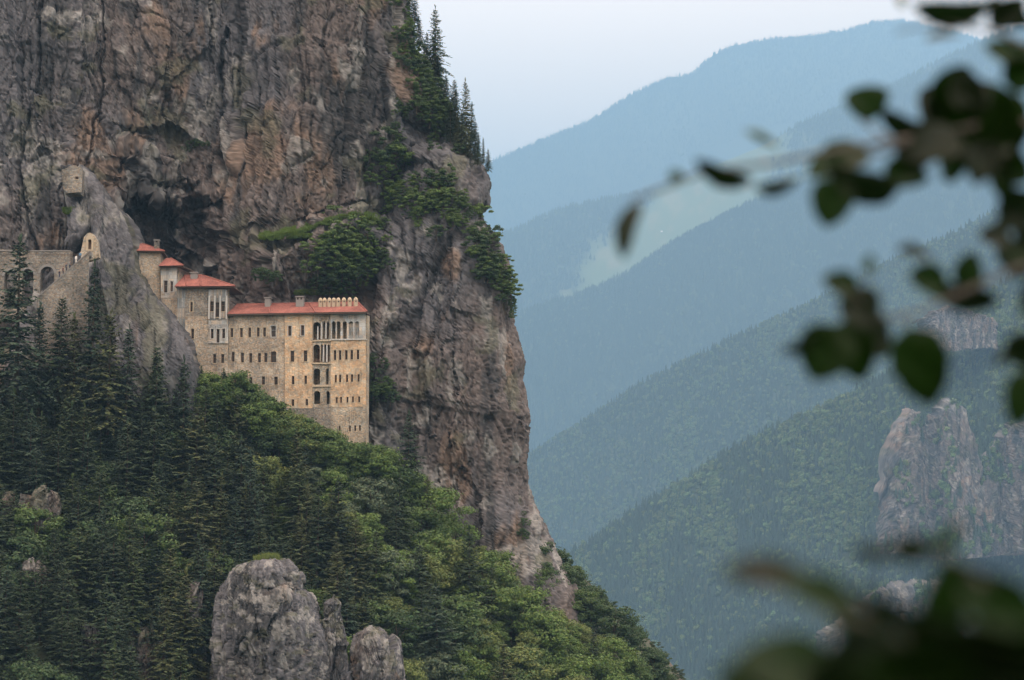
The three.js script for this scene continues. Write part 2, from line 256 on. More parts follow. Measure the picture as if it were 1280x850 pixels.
// ---------------------------------------------------------------- the hills across the valley
const hillMats = { wood: std([0.035, 0.055, 0.028], 1), };
const HS = 1.55;
function hill(name, label, crestPts, depth0, run0, drop0, o0) {
  const depthFn = (a) => depth0(a) * HS, run = run0 * HS, drop = drop0 * HS, o = { ...o0, amp: o0.amp * HS, wave: o0.wave * HS };
  const crest = curve(crestPts), a0 = crestPts[0][0], a1 = crestPts[crestPts.length - 1][0], na = o.na ?? 150, nt = o.nt ?? 60;
  const kf = depthFn((a0 + a1) / 2);
  const P = (a, t) => {                                  // t < 0 behind the crest
    const p = at(a, crest(a), depthFn(a)), amp = o.amp * sst(0, 0.25, Math.abs(t));
    const n = fbm(a * kf / F / o.wave + t * (o.skew ?? 0.6), t * 1.2, o.seed, 4), rd = ridge(a * kf / F / o.wave * 0.8 + t * (o.skew ?? 0.6), t * 0.5, o.seed + 3, 2);
    const tt = Math.abs(t);
    p.z += t * run + (t > 0 ? 1 : 0) * amp * rd * 0.8; p.y -= tt * drop * (0.85 + 0.15 * tt) - amp * n * 0.5; p.x += (o.slide ?? 0) * Math.max(0, t);
    return p;
  };
  const pos = [], idx = [], colr = [];
  for (let j = 0; j <= nt; j++) for (let i = 0; i <= na; i++) {
    const a = lerp(a0, a1, i / na), nb = Math.round(nt * 0.2), t = j <= nb ? -0.35 * (1 - j / nb) ** 2 : ((j - nb) / (nt - nb)) ** 1.4, p = P(a, t); pos.push(p.x, p.y, p.z);
    colr.push(...(o.tint ? o.tint(a, t, p) : [0.035, 0.055, 0.028]));
    if (i < na && j < nt) { const k = j * (na + 1) + i; idx.push(k, k + na + 1, k + 1, k + 1, k + na + 1, k + na + 2); }
  }
  const g = new THREE.BufferGeometry(); g.setAttribute('position', new THREE.Float32BufferAttribute(pos, 3)); g.setAttribute('color', new THREE.Float32BufferAttribute(colr, 3)); g.setIndex(idx); g.computeVertexNormals();
  structure(name, g, std([1, 1, 1], 1, { vertexColors: true }), label, 'hill');
  return P;
}
// small trees for the far woods
function farConifer(seed) {
  const r = rng(seed), pos = [];
  const tri = (a, b, c) => pos.push(...a, ...b, ...c);
  for (let k = 0; k < 6; k++) {
    const y0 = 0.08 + k * 0.145, y1 = Math.min(1, y0 + 0.26), R = 0.22 * (1 - y0) + 0.012, n = 9, ph = r() * 6;
    const ring = Array.from({ length: n }, (_, i) => { const th = ph + i / n * 6.283, rr = R * (i % 2 ? 0.55 : 1) * (0.75 + 0.5 * r()); return [Math.cos(th) * rr, y0 + (i % 2 ? 0.05 : 0) + 0.03 * r(), Math.sin(th) * rr]; });
    for (let i = 0; i < n; i++) tri(ring[i], [0, y1, 0], ring[(i + 1) % n]);
  }
  const g = new THREE.BufferGeometry(); g.setAttribute('position', new THREE.Float32BufferAttribute(pos, 3)); g.computeVertexNormals(); return g;
}
function leafCloud(r, n, center, radius, size, out, cols, spread = 0.35) {
  for (let i = 0; i < n; i++) {
    const u = r() * 2 - 1, th = r() * 6.283, q = Math.sqrt(1 - u * u), k = Math.pow(r(), 0.33) * (0.82 + 0.36 * r());
    const nx = q * Math.cos(th), ny = u, nz = q * Math.sin(th);
    const c = V(center.x + nx * radius.x * k, center.y + ny * radius.y * k, center.z + nz * radius.z * k);
    leafQuad(r, c, V(nx, ny + 0.5, nz), size * (0.6 + 0.8 * r()), out, cols, spread);
  }
}
const _t = V(), _b = V(), _n = V();
function leafQuad(r, c, n, s, out, cols, spread) {
  _n.copy(n).normalize().add(V(r() - 0.5, r() - 0.5, r() - 0.5).multiplyScalar(spread * 4)).normalize();
  _t.set(r() - 0.5, r() - 0.5, r() - 0.5).cross(_n).normalize(); _b.copy(_n).cross(_t);
  const w = s * 0.5, l = s * (0.55 + 0.3 * r()), f = 0.18 * s;
  const p = [[-l, 0, 0], [0, -w, f], [l, 0, 0], [0, w, f]].map(([x, y, z]) => [c.x + _t.x * x + _b.x * y - _n.x * z, c.y + _t.y * x + _b.y * y - _n.y * z, c.z + _t.z * x + _b.z * y - _n.z * z]);
  out.push(...p[0], ...p[1], ...p[2], ...p[0], ...p[2], ...p[3]);
  const v = 0.62 + 0.65 * r(), y = (r() - 0.5) * 0.25; for (let k = 0; k < 6; k++) cols.push(v * (1 + y), v, v * (1 - y));
}
const soup = (pos, cols) => { const g = new THREE.BufferGeometry(); g.setAttribute('position', new THREE.Float32BufferAttribute(pos, 3)); if (cols) g.setAttribute('color', new THREE.Float32BufferAttribute(cols, 3)); g.computeVertexNormals(); return g; };
function farLeafy(seed) { const r = rng(seed), pos = [], cols = []; for (let k = 0; k < 6; k++) { const th = r() * 6.28, q = 0.22 * Math.sqrt(r()); leafCloud(r, 44, V(q * Math.cos(th), 0.35 + 0.45 * r(), q * Math.sin(th)), V(0.2, 0.17, 0.2), 0.12, pos, cols); } return soup(pos, cols); }
const FC = [farConifer(3), farConifer(9)], FL = [farLeafy(4), farLeafy(8)];
const farNeedle = std([1, 1, 1], 0.95), farLeaf = std([1, 1, 1], 0.95, { vertexColors: true });
function forest(label, P, a0, a1, n, o) {                // trees too far off to count: one mass for each kind
  const r = rng(o.seed), sets = [[], [], [], []], m = new THREE.Matrix4(), q = new THREE.Quaternion(), up = V(0, 1, 0);
  for (let i = 0; i < n * 1.9; i++) {
    const a = lerp(a0, a1, r()), t = o.t0 + (o.t1 - o.t0) * Math.pow(r(), o.pow ?? 1), p = P(a, t), leafy = r() < o.leafy(a, t, p), keep = o.keep ? o.keep(a, t, p) : 1;
    if (r() > keep) continue;
    const h = (leafy ? o.h * 0.88 : o.h * 1.12) * (0.55 + 0.75 * r()), w = h * (leafy ? 0.85 + 0.3 * r() : 0.8 + 0.35 * r());
    m.compose(p.setY(p.y - 0.08 * h), q.setFromAxisAngle(up, r() * 6.28), V(w, h, w));
    const v = 0.7 + 0.6 * r(), c = leafy ? col(o.leafCol[0] * v * (0.9 + 0.3 * r()), o.leafCol[1] * v, o.leafCol[2] * v) : col(o.needleCol[0] * v, o.needleCol[1] * v, o.needleCol[2] * v);
    sets[(leafy ? 2 : 0) + (r() < 0.5 ? 0 : 1)].push([m.clone(), c]);
  }
  sets.forEach((s, k) => {
    if (!s.length) return;
    const im = new THREE.InstancedMesh(k < 2 ? FC[k] : FL[k - 2], k < 2 ? farNeedle : farLeaf, s.length); im.name = numbered(k < 2 ? 'conifer_wood' : 'leafy_wood');
    s.forEach(([mm, c], i) => { im.setMatrixAt(i, mm); im.setColorAt(i, c); }); im.castShadow = im.receiveShadow = true; scene.add(im);
    tag(im, `${k < 2 ? 'mass of dark conifers' : 'mass of paler leafy trees'} ${k % 2 ? 'scattered over' : 'covering'} ${label}`, 'forest', null, 'stuff');
  });
}
const NEEDLE = [0.026, 0.05, 0.032], LEAF = [0.090, 0.145, 0.052];
{ // nearest hill on the right, with the rock face in it
  const dep = (a) => lerp(2350, 1920, sst(740, 1300, a));
  const P = hill('near_hill', 'wooded hillside with a pale rock face across the valley', [[640, 760], [700, 705], [755, 668], [800, 638], [850, 606], [900, 575], [940, 552], [1000, 524], [1050, 503], [1120, 470], [1160, 430], [1200, 398], [1280, 340], [1380, 270], [1500, 200]], dep, 620, 565, { amp: 75, wave: 180, seed: 4, skew: 0.8, na: 160, nt: 80 });
  forest('the hillside round the pale rock face', P, 640, 1400, 24000, { seed: 21, t0: -0.06, t1: 1, h: 18, leafy: (a, t) => 0.16 + 0.6 * sst(0, 0.3, fbm(a / 40, t * 6, 3)), leafCol: LEAF, needleCol: NEEDLE });
  // rock faces standing out of that hill
  const face = (lab, a0, a1, topF, botF, dF, seed, trees) => {
    const nu = 230, nv = 210;
    const point = (i, j) => { const u = i / (nu - 1), v = j / (nv - 1), b = lerp(botF((a0 + a1) / 2 + (u - 0.5) * (a1 - a0)), topF(lerp(a0, a1, u)), v), a = lerp(a0, a1, u) + 5 * fbm(v * 5, seed), e = Math.min(u, 1 - u) / 0.12; const p = at(a, b, dF(a, b) * HS); p.z -= 84 * Math.pow(1 - Math.min(1, e), 2) + 40 * Math.pow(sst(0.95, 1, v), 2) ; return { p, s: a * dF(1200, 600) * HS / F }; };
    if (trees) forest(trees, (a, t) => point(clamp(Math.round((a - a0) / (a1 - a0) * (nu - 1)), 0, nu - 1), clamp(Math.round((1 - t) * (nv - 1)), 0, nv - 1)).p, a0, a1, 900, { seed, t0: 0.02, t1: 1, h: 16, leafy: () => 0.6, leafCol: LEAF, needleCol: NEEDLE, keep: (a, t) => sst(-0.05, 0.12, fbm(a / 18, t * 5, 9) - 0.13 + 0.25 * sst(0.8, 1, t)) });
    structure('rock_face', rockGrid(nu, nv, point, { seed, size: 2.4, flute: 1.0, reach: 6, brown: 0.12, orange: -0.12, pale: -0.03, dark: 0.03 }), rockMat, lab, 'rock face');
  };
  face('pale rock face with vertical buttresses on the hill across the valley', 1112, 1330, curve([[1112, 610], [1118, 560], [1126, 520], [1136, 503], [1150, 512], [1170, 520], [1185, 500], [1200, 503], [1215, 540], [1228, 572], [1240, 560], [1255, 535], [1280, 525], [1330, 520]]), curve([[1100, 690], [1180, 700], [1330, 690]]), (a, b) => 1660 + (600 - b) * 0.3 + 20 * Math.sin(a / 15), 61, 'the ledges of the pale rock face');
  face('pale broken crag below the larger rock face across the valley', 1038, 1240, curve([[1038, 800], [1060, 765], [1090, 745], [1120, 735], [1150, 725], [1180, 720], [1240, 740]]), curve([[1038, 930], [1240, 930]]), (a, b) => 1540 + (780 - b) * 0.3 + 15 * Math.sin(a / 13), 67, 'the broken crag below the rock face');
  face('small pale outcrop near the top of the hill across the valley', 1160, 1250, curve([[1160, 392], [1185, 380], [1215, 388], [1250, 400]]), curve([[1160, 440], [1250, 436]]), (a, b) => 1840 + (420 - b) * 0.6, 73);
}
{ // second hill
  const P = hill('second_hill', 'green wooded ridge descending behind the pale rock face hill', [[560, 640], [640, 580], [664, 568], [700, 546], [760, 508], [820, 470], [880, 442], [950, 408], [1020, 378], [1100, 335], [1200, 290], [1300, 240], [1420, 180]], (a) => lerp(3900, 3250, sst(640, 1300, a)), 1060, 990, { amp: 110, wave: 300, seed: 14, skew: 0.9, na: 140, nt: 80 });
  forest('the second wooded ridge', P, 600, 1400, 26000, { seed: 31, t0: -0.05, t1: 0.8, pow: 1.1, h: 20, leafy: (a, t) => 0.28 + 0.55 * sst(-0.05, 0.25, fbm(a / 40, t * 6, 13)), leafCol: LEAF, needleCol: NEEDLE });
}
{ // third hill: dense conifers, blue with distance
  const P = hill('third_hill', 'dark conifer ridge below the mountain meadow', [[560, 430], [645, 392], [700, 376], [750, 358], [790, 338], [830, 310], [870, 288], [920, 262], [960, 245], [1010, 228], [1060, 205], [1130, 172], [1200, 128], [1280, 70], [1400, 0]], () => 6200, 1600, 1520, { amp: 130, wave: 520, seed: 24, na: 120, nt: 60 });
  forest('the ridge below the mountain meadow', P, 600, 1380, 26000, { seed: 41, t0: -0.04, t1: 0.7, pow: 1.3, h: 27, leafy: () => 0.06, leafCol: LEAF, needleCol: NEEDLE });
}
{ // meadow hill, wooded on its left end
  const meadow = (a, t) => sst(-0.06, 0.06, (a - 770) / 400 + t * 0.75 - 0.1 + 0.09 * fbm(a / 30, t * 5, 8)) * (1 - sst(930, 1040, a + 60 * fbm(a / 40, t * 6, 18)));
  const P = hill('meadow_hill', 'pale green mountain meadow under the far blue mountain', [[560, 325], [632, 293], [660, 281], [690, 266], [745, 251], [800, 243], [850, 226], [900, 204], [950, 184], [1000, 156], [1060, 130], [1120, 105], [1180, 74], [1250, 42], [1330, 20], [1420, 0]], () => 7600, 1600, 1280, { amp: 80, wave: 660, seed: 34, na: 160, nt: 80, tint: (a, t) => { const c = [0.035, 0.055, 0.03]; mixc(c, [0.10, 0.145, 0.065], meadow(a, t)); mixc(c, [0.19, 0.19, 0.10], 0.6 * meadow(a, t) * sst(0, 0.3, fbm(a / 14, t * 14, 55))); return c; } });
  forest('the meadow hill', P, 600, 1400, 12000, { seed: 51, t0: -0.04, t1: 0.5, pow: 1.2, h: 32, leafy: () => 0.1, leafCol: LEAF, needleCol: NEEDLE, keep: (a, t) => 1 - Math.min(1, 1.15 * meadow(a, t)) });
  for (const [px, t, lab] of [[818, 0.22, 'tiny white cabin alone on the mountain meadow'], [906, 0.03, 'tiny pale hut at the upper edge of the mountain meadow']]) {
    const p = P(px, t), c = thing('cabin', lab, 'cabin', p);
    const bx = new THREE.BoxGeometry(12, 6, 8); bx.translate(0, 2, 0); mesh('wall', bx, std([0.75, 0.74, 0.7]), c);
    const rs = new THREE.Shape([new THREE.Vector2(-5, 0), new THREE.Vector2(5, 0), new THREE.Vector2(0, 3.6)]), rg = new THREE.ExtrudeGeometry(rs, { depth: 13, bevelEnabled: false }); rg.translate(0, 0, -6.5); rg.rotateY(Math.PI / 2); rg.translate(0, 4.9, 0); mesh('roof', rg, std([0.55, 0.55, 0.55], 0.5), c);
  }
}
{ // far mountain
  const P = hill('far_mountain', 'tall blue mountain with a tree lined crest in the far haze', [[480, 260], [560, 226], [613, 204], [640, 191], [680, 175], [740, 150], [790, 118], [830, 100], [865, 93], [890, 70], [915, 58], [960, 50], [1010, 46], [1060, 38], [1090, 29], [1130, 26], [1170, 36], [1215, 46], [1240, 58], [1280, 78], [1380, 120], [1500, 160]], () => 11500, 2900, 2700, { amp: 120, wave: 1500, seed: 54, na: 140, nt: 40 });
  forest('the crest of the far mountain', P, 590, 1330, 6500, { seed: 61, t0: -0.012, t1: 0.3, pow: 1.5, h: 38, leafy: () => 0.04, leafCol: LEAF, needleCol: NEEDLE });
}
console.log('hills');

// ---------------------------------------------------------------- the outcrop in front of the forest
{
  const D = 310, k = D / F;
  const lobe = (c, top, bot, left, right, d, deep, seed, o) => {
    const L = curve(left), R = curve(right), nu = 230, rows = []; for (let b = bot; b > 860; b -= 5) rows.push(b); for (let b = 860; b > top; b -= 0.85) rows.push(b);
    const nTop = 8, point = (i, j) => {
      const tp = Math.max(0, j - rows.length + 1) / nTop, b = rows[Math.min(j, rows.length - 1)], phi = lerp(-1.9, 1.9, i / (nu - 1)), l = L(b), r = R(b), m = (l + r) / 2, w = (r - l) / 2 * k, sq = (x) => x;
      const p = at(m, b, d); p.x += w * sq(Math.sin(phi)) * (1 - tp); p.z += Math.min(deep, w * 1.2 + 2) * sq(Math.cos(phi)) * (1 - tp); p.y += 0.25 * Math.sin(tp * 1.57);
      return { p, s: m * k + w * phi * 1.1 + seed };
    };
    return rockGrid(nu, rows.length + nTop, point, { seed, size: 0.72, amp: 0.8, flute: 0.2, reach: 4, fade: (i, j) => clamp((rows.length + nTop - j) / 34, 0.12, 1), ...o });
  };
  const o = { cs: 2.2, cy: 4.2, brown: -0.4, orange: -0.2, pale: 0.10, dark: 0.10, olive: -0.06 };
  const parts = [
    lobe(0, 699.5, 960, [[699, 333], [701, 322], [704, 310], [708, 299], [713, 291], [730, 281], [746, 275], [770, 270], [800, 266], [850, 260], [960, 240]], [[699, 338], [701, 347], [704, 357], [708, 364], [713, 369], [722, 372], [740, 373], [748, 386], [790, 400], [850, 410], [960, 425]], D, 12, 11, o),
    lobe(0, 746, 960, [[746, 416], [748, 411], [753, 405], [775, 403], [805, 400], [850, 395], [960, 380]], [[746, 419], [748, 425], [753, 431], [775, 434], [790, 437], [800, 441], [806, 443], [812, 438], [850, 450], [960, 470]], D + 2, 8, 12, o),
    lobe(0, 784, 960, [[784, 462], [786, 456], [791, 448], [800, 445], [850, 443], [960, 420]], [[784, 467], [786, 472], [791, 481], [800, 490], [820, 499], [850, 505], [960, 530]], D + 3, 9, 13, o),
  ];
  const g = thing('rock_outcrop', 'rounded grey lichen covered rock outcrop standing out of the conifers', 'rock', V(0, 0, 0));
  parts.forEach((q) => mesh('rock_lobe', q, rockMat, g));
}
// small rocks that show between the trees of the slope
function crag(label, px, py, w, h, d, seed, o) {          // a hump of bedrock breaking out of the slope
  const k = d / F, nu = 150, nv = 120, c = at(px, py + h * 0.3, d + w * k * 0.3), W = w / 2 * k * 1.15, H = h * 0.85 * k;
  const point = (i, j) => { const phi = lerp(-2, 2, i / (nu - 1)), th = lerp(-0.75, 1.5, j / (nv - 1)), q = Math.pow(Math.max(0.02, Math.cos(th)), 0.6), p = V(c.x + W * q * Math.sin(phi), c.y + H * Math.sin(th), c.z + W * 0.9 * q * Math.cos(phi)); return { p, s: px * k + W * phi }; };
  const m = mesh('crag', rockGrid(nu, nv, point, { seed, size: 0.75, amp: 1.0, flute: 0.2, reach: 5, fine: 0.8, ...o, brown: (o.brown ?? 0) + 0.15, dark: (o.dark ?? 0) + 0.12, olive: 0.06 }), rockMat, scene); tag(m, label, 'rock');
}
crag('ochre rock step between dark conifers, below the aqueduct', 62, 634, 30, 34, 329, 3, { orange: 0.15, brown: 0.3, dark: -0.1 });
crag('grey broken rock beside the ochre rock step', 20, 634, 36, 18, 328, 4, { brown: 0.1 });
crag('grey leaning rock slab left of the rounded outcrop among shrubs', 112, 805, 34, 44, 309, 5, { brown: -0.1 });
crag('brown rock rib on the slope left of the rounded outcrop', 186, 822, 70, 60, 313, 6, { brown: 0.3, orange: 0.02 });
crag('craggy brown rock close behind the rounded outcrop', 250, 775, 26, 70, 318, 7, { brown: 0.3, orange: 0.02 });
crag('small reddish crag among conifers above the leaning rock slab', 42, 714, 24, 18, 316, 8, { orange: 0.05, brown: 0.3 });

// ---------------------------------------------------------------- trees
function spruce(seed, H = 18, thin = 1) {
  const r = rng(seed), pos = [], cols = [], R = H * 0.2 * thin * (0.9 + 0.2 * r());
  const spray = (c, d, up, len, wid) => {
    const side = V().copy(d).cross(up).normalize().multiplyScalar(wid), tip = c.clone().addScaledVector(d, len), mid = c.clone().addScaledVector(d, len * 0.45); mid.y += 0.04;
    const a = mid.clone().add(side), b = mid.clone().sub(side); a.y -= wid * 0.35; b.y -= wid * 0.35;
    pos.push(c.x, c.y, c.z, a.x, a.y, a.z, tip.x, tip.y, tip.z, c.x, c.y, c.z, tip.x, tip.y, tip.z, b.x, b.y, b.z);
    const v = 0.55 + 0.8 * r(), w = (r() - 0.5) * 0.3; for (let q = 0; q < 6; q++) cols.push(v * (1 + w), v, v * (1 - w * 0.6));
  };
  const lev = Math.round(H * 2.3);
  for (let l = 0; l < lev; l++) {
    const t = l / lev, y0 = H * (0.07 + 0.9 * t), rad = R * Math.pow(1 - t, 0.8) * (0.72 + 0.4 * r()) + 0.12, n = Math.round(lerp(9, 5, t)), ph = r() * 6.28;
    for (let b = 0; b < n; b++) {
      if (r() < 0.16) continue;
      const y = y0 + (r() - 0.5) * 1.3 * (1 - 0.7 * t);
      const th = ph + b / n * 6.283 + (r() - 0.5) * 0.5, len = rad * (0.45 + 0.75 * r()), droop = lerp(0.5, -0.35, t) + 0.45 * (r() - 0.5), dx = Math.cos(th), dz = Math.sin(th), steps = Math.max(2, Math.round(len / 0.42));
      for (let k = 0; k <= steps; k++) {
        const u = 0.18 + 0.82 * k / steps, c = V(dx * len * u, y - droop * len * u * u + 0.1 * u, dz * len * u);
        const w = 0.42 + 0.75 * (1 - u) * Math.min(1, len / 2.5);
        for (const s of [-1, 1]) { const an = th + s * (0.55 + 0.5 * r()); spray(c, V(Math.cos(an), -0.45 + 0.6 * (r() - 0.5), Math.sin(an)).normalize(), V(r() - 0.5, 1, r() - 0.5), w * (0.55 + 0.6 * r()), 0.12 + 0.1 * r()); }
        if (k === steps) spray(c, V(dx, -0.15, dz).normalize(), V(0, 1, 0), 0.5, 0.14);
      }
    }
  }
  for (let k = 0; k < 8; k++) spray(V(0, H * (0.95 + 0.006 * k), 0), V(r() - 0.5, 1.2, r() - 0.5).normalize(), V(1, 0, 0), 0.7, 0.1);
  const tr = new THREE.CylinderGeometry(0.03, H * 0.016, H * 0.97, 7, 6); tr.translate(0, H * 0.485 - 0.4, 0);
  return { crown: soup(pos, cols), trunk: tr, H };
}
function limb(pts, r0, r1) { const c = new THREE.CatmullRomCurve3(pts), g = new THREE.TubeGeometry(c, 8, 1, 6), p = g.attributes.position, q = V(); for (let i = 0; i <= 8; i++) { c.getPointAt(i / 8, q); const rr = lerp(r0, r1, i / 8); for (let j = 0; j <= 6; j++) { const k = i * 7 + j; p.setXYZ(k, q.x + (p.getX(k) - q.x) * rr, q.y + (p.getY(k) - q.y) * rr, q.z + (p.getZ(k) - q.z) * rr); } } g.computeVertexNormals(); return g; }
function leafy(seed, H = 12, n = 3600, size = 0.42, squat = 1, N = 17, loose = 1.12) {
  const r = rng(seed), pos = [], cols = [], limbs = [limb([V(0, -0.6, 0), V(0.2, H * 0.2, 0.1), V(-0.1, H * 0.5, 0), V(0.1, H * 0.8, 0.1)], H * 0.02, H * 0.005)];
  for (let k = 0; k < N; k++) {
    const y = H * (0.25 + 0.68 * Math.pow(k / N, 0.85)), env = Math.sin(Math.PI * clamp(0.14 + 0.78 * (y / H - 0.15) / 0.85)) , th = k * 2.4 + r(), q = H * 0.3 * squat * loose * env * (0.45 + 0.65 * r());
    const c = V(Math.cos(th) * q, y, Math.sin(th) * q), R = H * (0.075 + 0.09 * r());
    leafCloud(r, Math.round(n / N), c, V(R * 1.25 * squat, R * 0.72, R * 1.25 * squat), size, pos, cols, 0.3);
    if (k % 2 === 0) limbs.push(limb([V(0, y * 0.55, 0), V(c.x * 0.5, y * 0.8, c.z * 0.5), c], H * 0.008, H * 0.002));
  }
  return { crown: soup(pos, cols), trunk: mergeGeometries(limbs), H };
}
const leafMat = (c, tr = 0.35) => new THREE.MeshPhysicalMaterial({ color: col(...c), roughness: 0.85, specularIntensity: 0.4, vertexColors: true, transmission: tr, thickness: 0, side: THREE.DoubleSide });
const needleMats = [leafMat([0.036, 0.061, 0.026], 0.2), leafMat([0.058, 0.088, 0.030], 0.2), leafMat([0.038, 0.067, 0.038], 0.2), leafMat([0.076, 0.094, 0.034], 0.2)];
const leafMats = [leafMat([0.118, 0.188, 0.046]), leafMat([0.084, 0.140, 0.040]), leafMat([0.056, 0.100, 0.038]), leafMat([0.155, 0.200, 0.060]), leafMat([0.110, 0.150, 0.085])];
const bark = std([0.09, 0.07, 0.05], 1);
const spruces = [1, 2, 3, 4, 5, 6, 7].map((s) => spruce(s * 7 + 1, 18, 0.8 + 0.07 * s)), leafies = [1, 2, 3, 4, 5, 6].map((s) => leafy(s * 13 + 2, 12, 4200, 0.36, 0.8 + 0.09 * s, 14 + 2 * s)), shrubs = [1, 2, 3, 4].map((s) => leafy(s * 29 + 3, 5, 1200, 0.30, 1.2, 8 + s, 1.45));
const rT = rng(777);
function plant(kind, name, label, category, group, p, h, mat, w = 1) {
  const src = kind[Math.floor(rT() * kind.length)], s = h / src.H, g = thing(name, label, category, p, rT() * 6.28, group);
  g.scale.set(s * w, s, s * w); g.rotation.z = (rT() - 0.5) * 0.06;
  mesh('crown', src.crown, mat, g); mesh('trunk', src.trunk, bark, g); return g;
}
const pick = (l) => l[Math.floor(rT() * l.length)];
// single trees that the photograph sets apart: [px, py of the foot, py of the top, depth, width]
for (const [px, b, t, d, w, lab] of [
  [112, 520, 326, 350, 1.0, 'tall spruce standing in front of the stairway door'], [20, 500, 296, 345, 1.15, 'tall dark spruce in front of the arched aqueduct'], [510, 630, 513, 366, 1.0, 'lone dark spruce against the cliff right of the monastery'],
  [72, 500, 366, 350, 1.0, 'spruce below the foot of the stairway'], [48, 520, 378, 348, 1.1, 'spruce between the aqueduct arches and the stairway'], [92, 540, 392, 348, 1.1, 'spruce hiding the stone wall under the stairway'], [134, 540, 386, 348, 1.1, 'spruce against the grey rock right of the stairway'], [192, 590, 428, 350, 1.0, 'pointed spruce under the rock spur'], [155, 560, 405, 349, 1, 'spruce at the foot of the rock spur, beside the pointed one'], [228, 610, 447, 352, 0.9, 'spruce below the two small towers'],
]) { const top = at(px, t, d), f = at(px, b, d); plant(spruces, 'spruce_tree', lab, 'spruce', null, f, top.y - f.y, pick(needleMats), w); }
for (const [px, b, t, w, lab] of [[545, 108, 8, 0.85, 'tallest spruce on the skyline of the cliff shoulder'], [583, 190, 98, 0.75, 'slim spruce on the skyline lower down the cliff shoulder'], [558, 140, 92, 0.9, null], [530, 100, 52, 0.9, null], [570, 165, 112, 0.9, null], [594, 200, 150, 0.9, null], [604, 206, 172, 0.8, null], [551, 160, 104, 1, null], [577, 190, 138, 1, null], [518, 30, -14, 0.9, null], [538, 120, 74, 1, null], [563, 178, 128, 1, null], [508, 14, -40, 0.9, null], [524, 60, 18, 1, null], [534, 84, 40, 1, null], [548, 118, 70, 1.1, null], [556, 150, 110, 1.1, null], [572, 182, 140, 1.1, null], [586, 198, 158, 1.1, null], [597, 206, 166, 1, null], [543, 104, 48, 1, null], [567, 150, 98, 1, null], [590, 178, 128, 0.8, null], [610, 214, 186, 1, null], [512, 44, 4, 1, null], [540, 150, 112, 1.1, null]]) {
  const d = cliffDepth(px - 12, b) + (px > 530 ? 3 : 1), top = at(px, t, d), f = at(px, b, d); plant(spruces, 'spruce_tree', lab ?? 'spruce clinging to the cliff shoulder near the skyline', 'spruce', lab ? null : 'spruces on the cliff shoulder', f, top.y - f.y, pick(needleMats), w);
}
// the row of crowns along the foot of the walls
for (const [px, t, kind] of [[236, 452, 0], [252, 458, 0], [268, 464, 1], [281, 461, 0], [296, 462, 1], [308, 474, 1], [318, 484, 0], [330, 490, 1], [343, 500, 1], [354, 508, 0], [366, 513, 1], [378, 520, 1], [390, 525, 1], [402, 534, 1], [414, 540, 1], [426, 545, 1], [438, 550, 1], [450, 552, 1], [462, 553, 1], [474, 556, 1], [260, 476, 1], [288, 480, 1], [322, 498, 1], [349, 515, 1], [384, 532, 1], [420, 550, 1]]) {
  const d = 361 + 2 * rT(), top = at(px, t, d), y = Math.min(ground(top.x, -d), top.y - 6), sp = kind === 0, h = sp ? 15 : Math.min(9, top.y - y), mi = sp ? 0 : pick([0, 1, 1, 3]);
  plant(sp ? spruces : leafies, sp ? 'spruce_tree' : 'broadleaf_tree', sp ? 'spruce whose top stands against the foot of the monastery walls' : `${['bright green', 'mid green', '', 'yellow green'][mi]} broadleaf tree touching the foot of the monastery walls`, sp ? 'spruce' : 'tree', sp ? 'spruces against the monastery walls' : `${['bright', 'mid', '', 'yellow'][mi]} green trees against the monastery walls`, V(top.x, top.y - h, top.z), h, sp ? needleMats[mi] : leafMats[mi], sp ? 1 : 1.1);
}
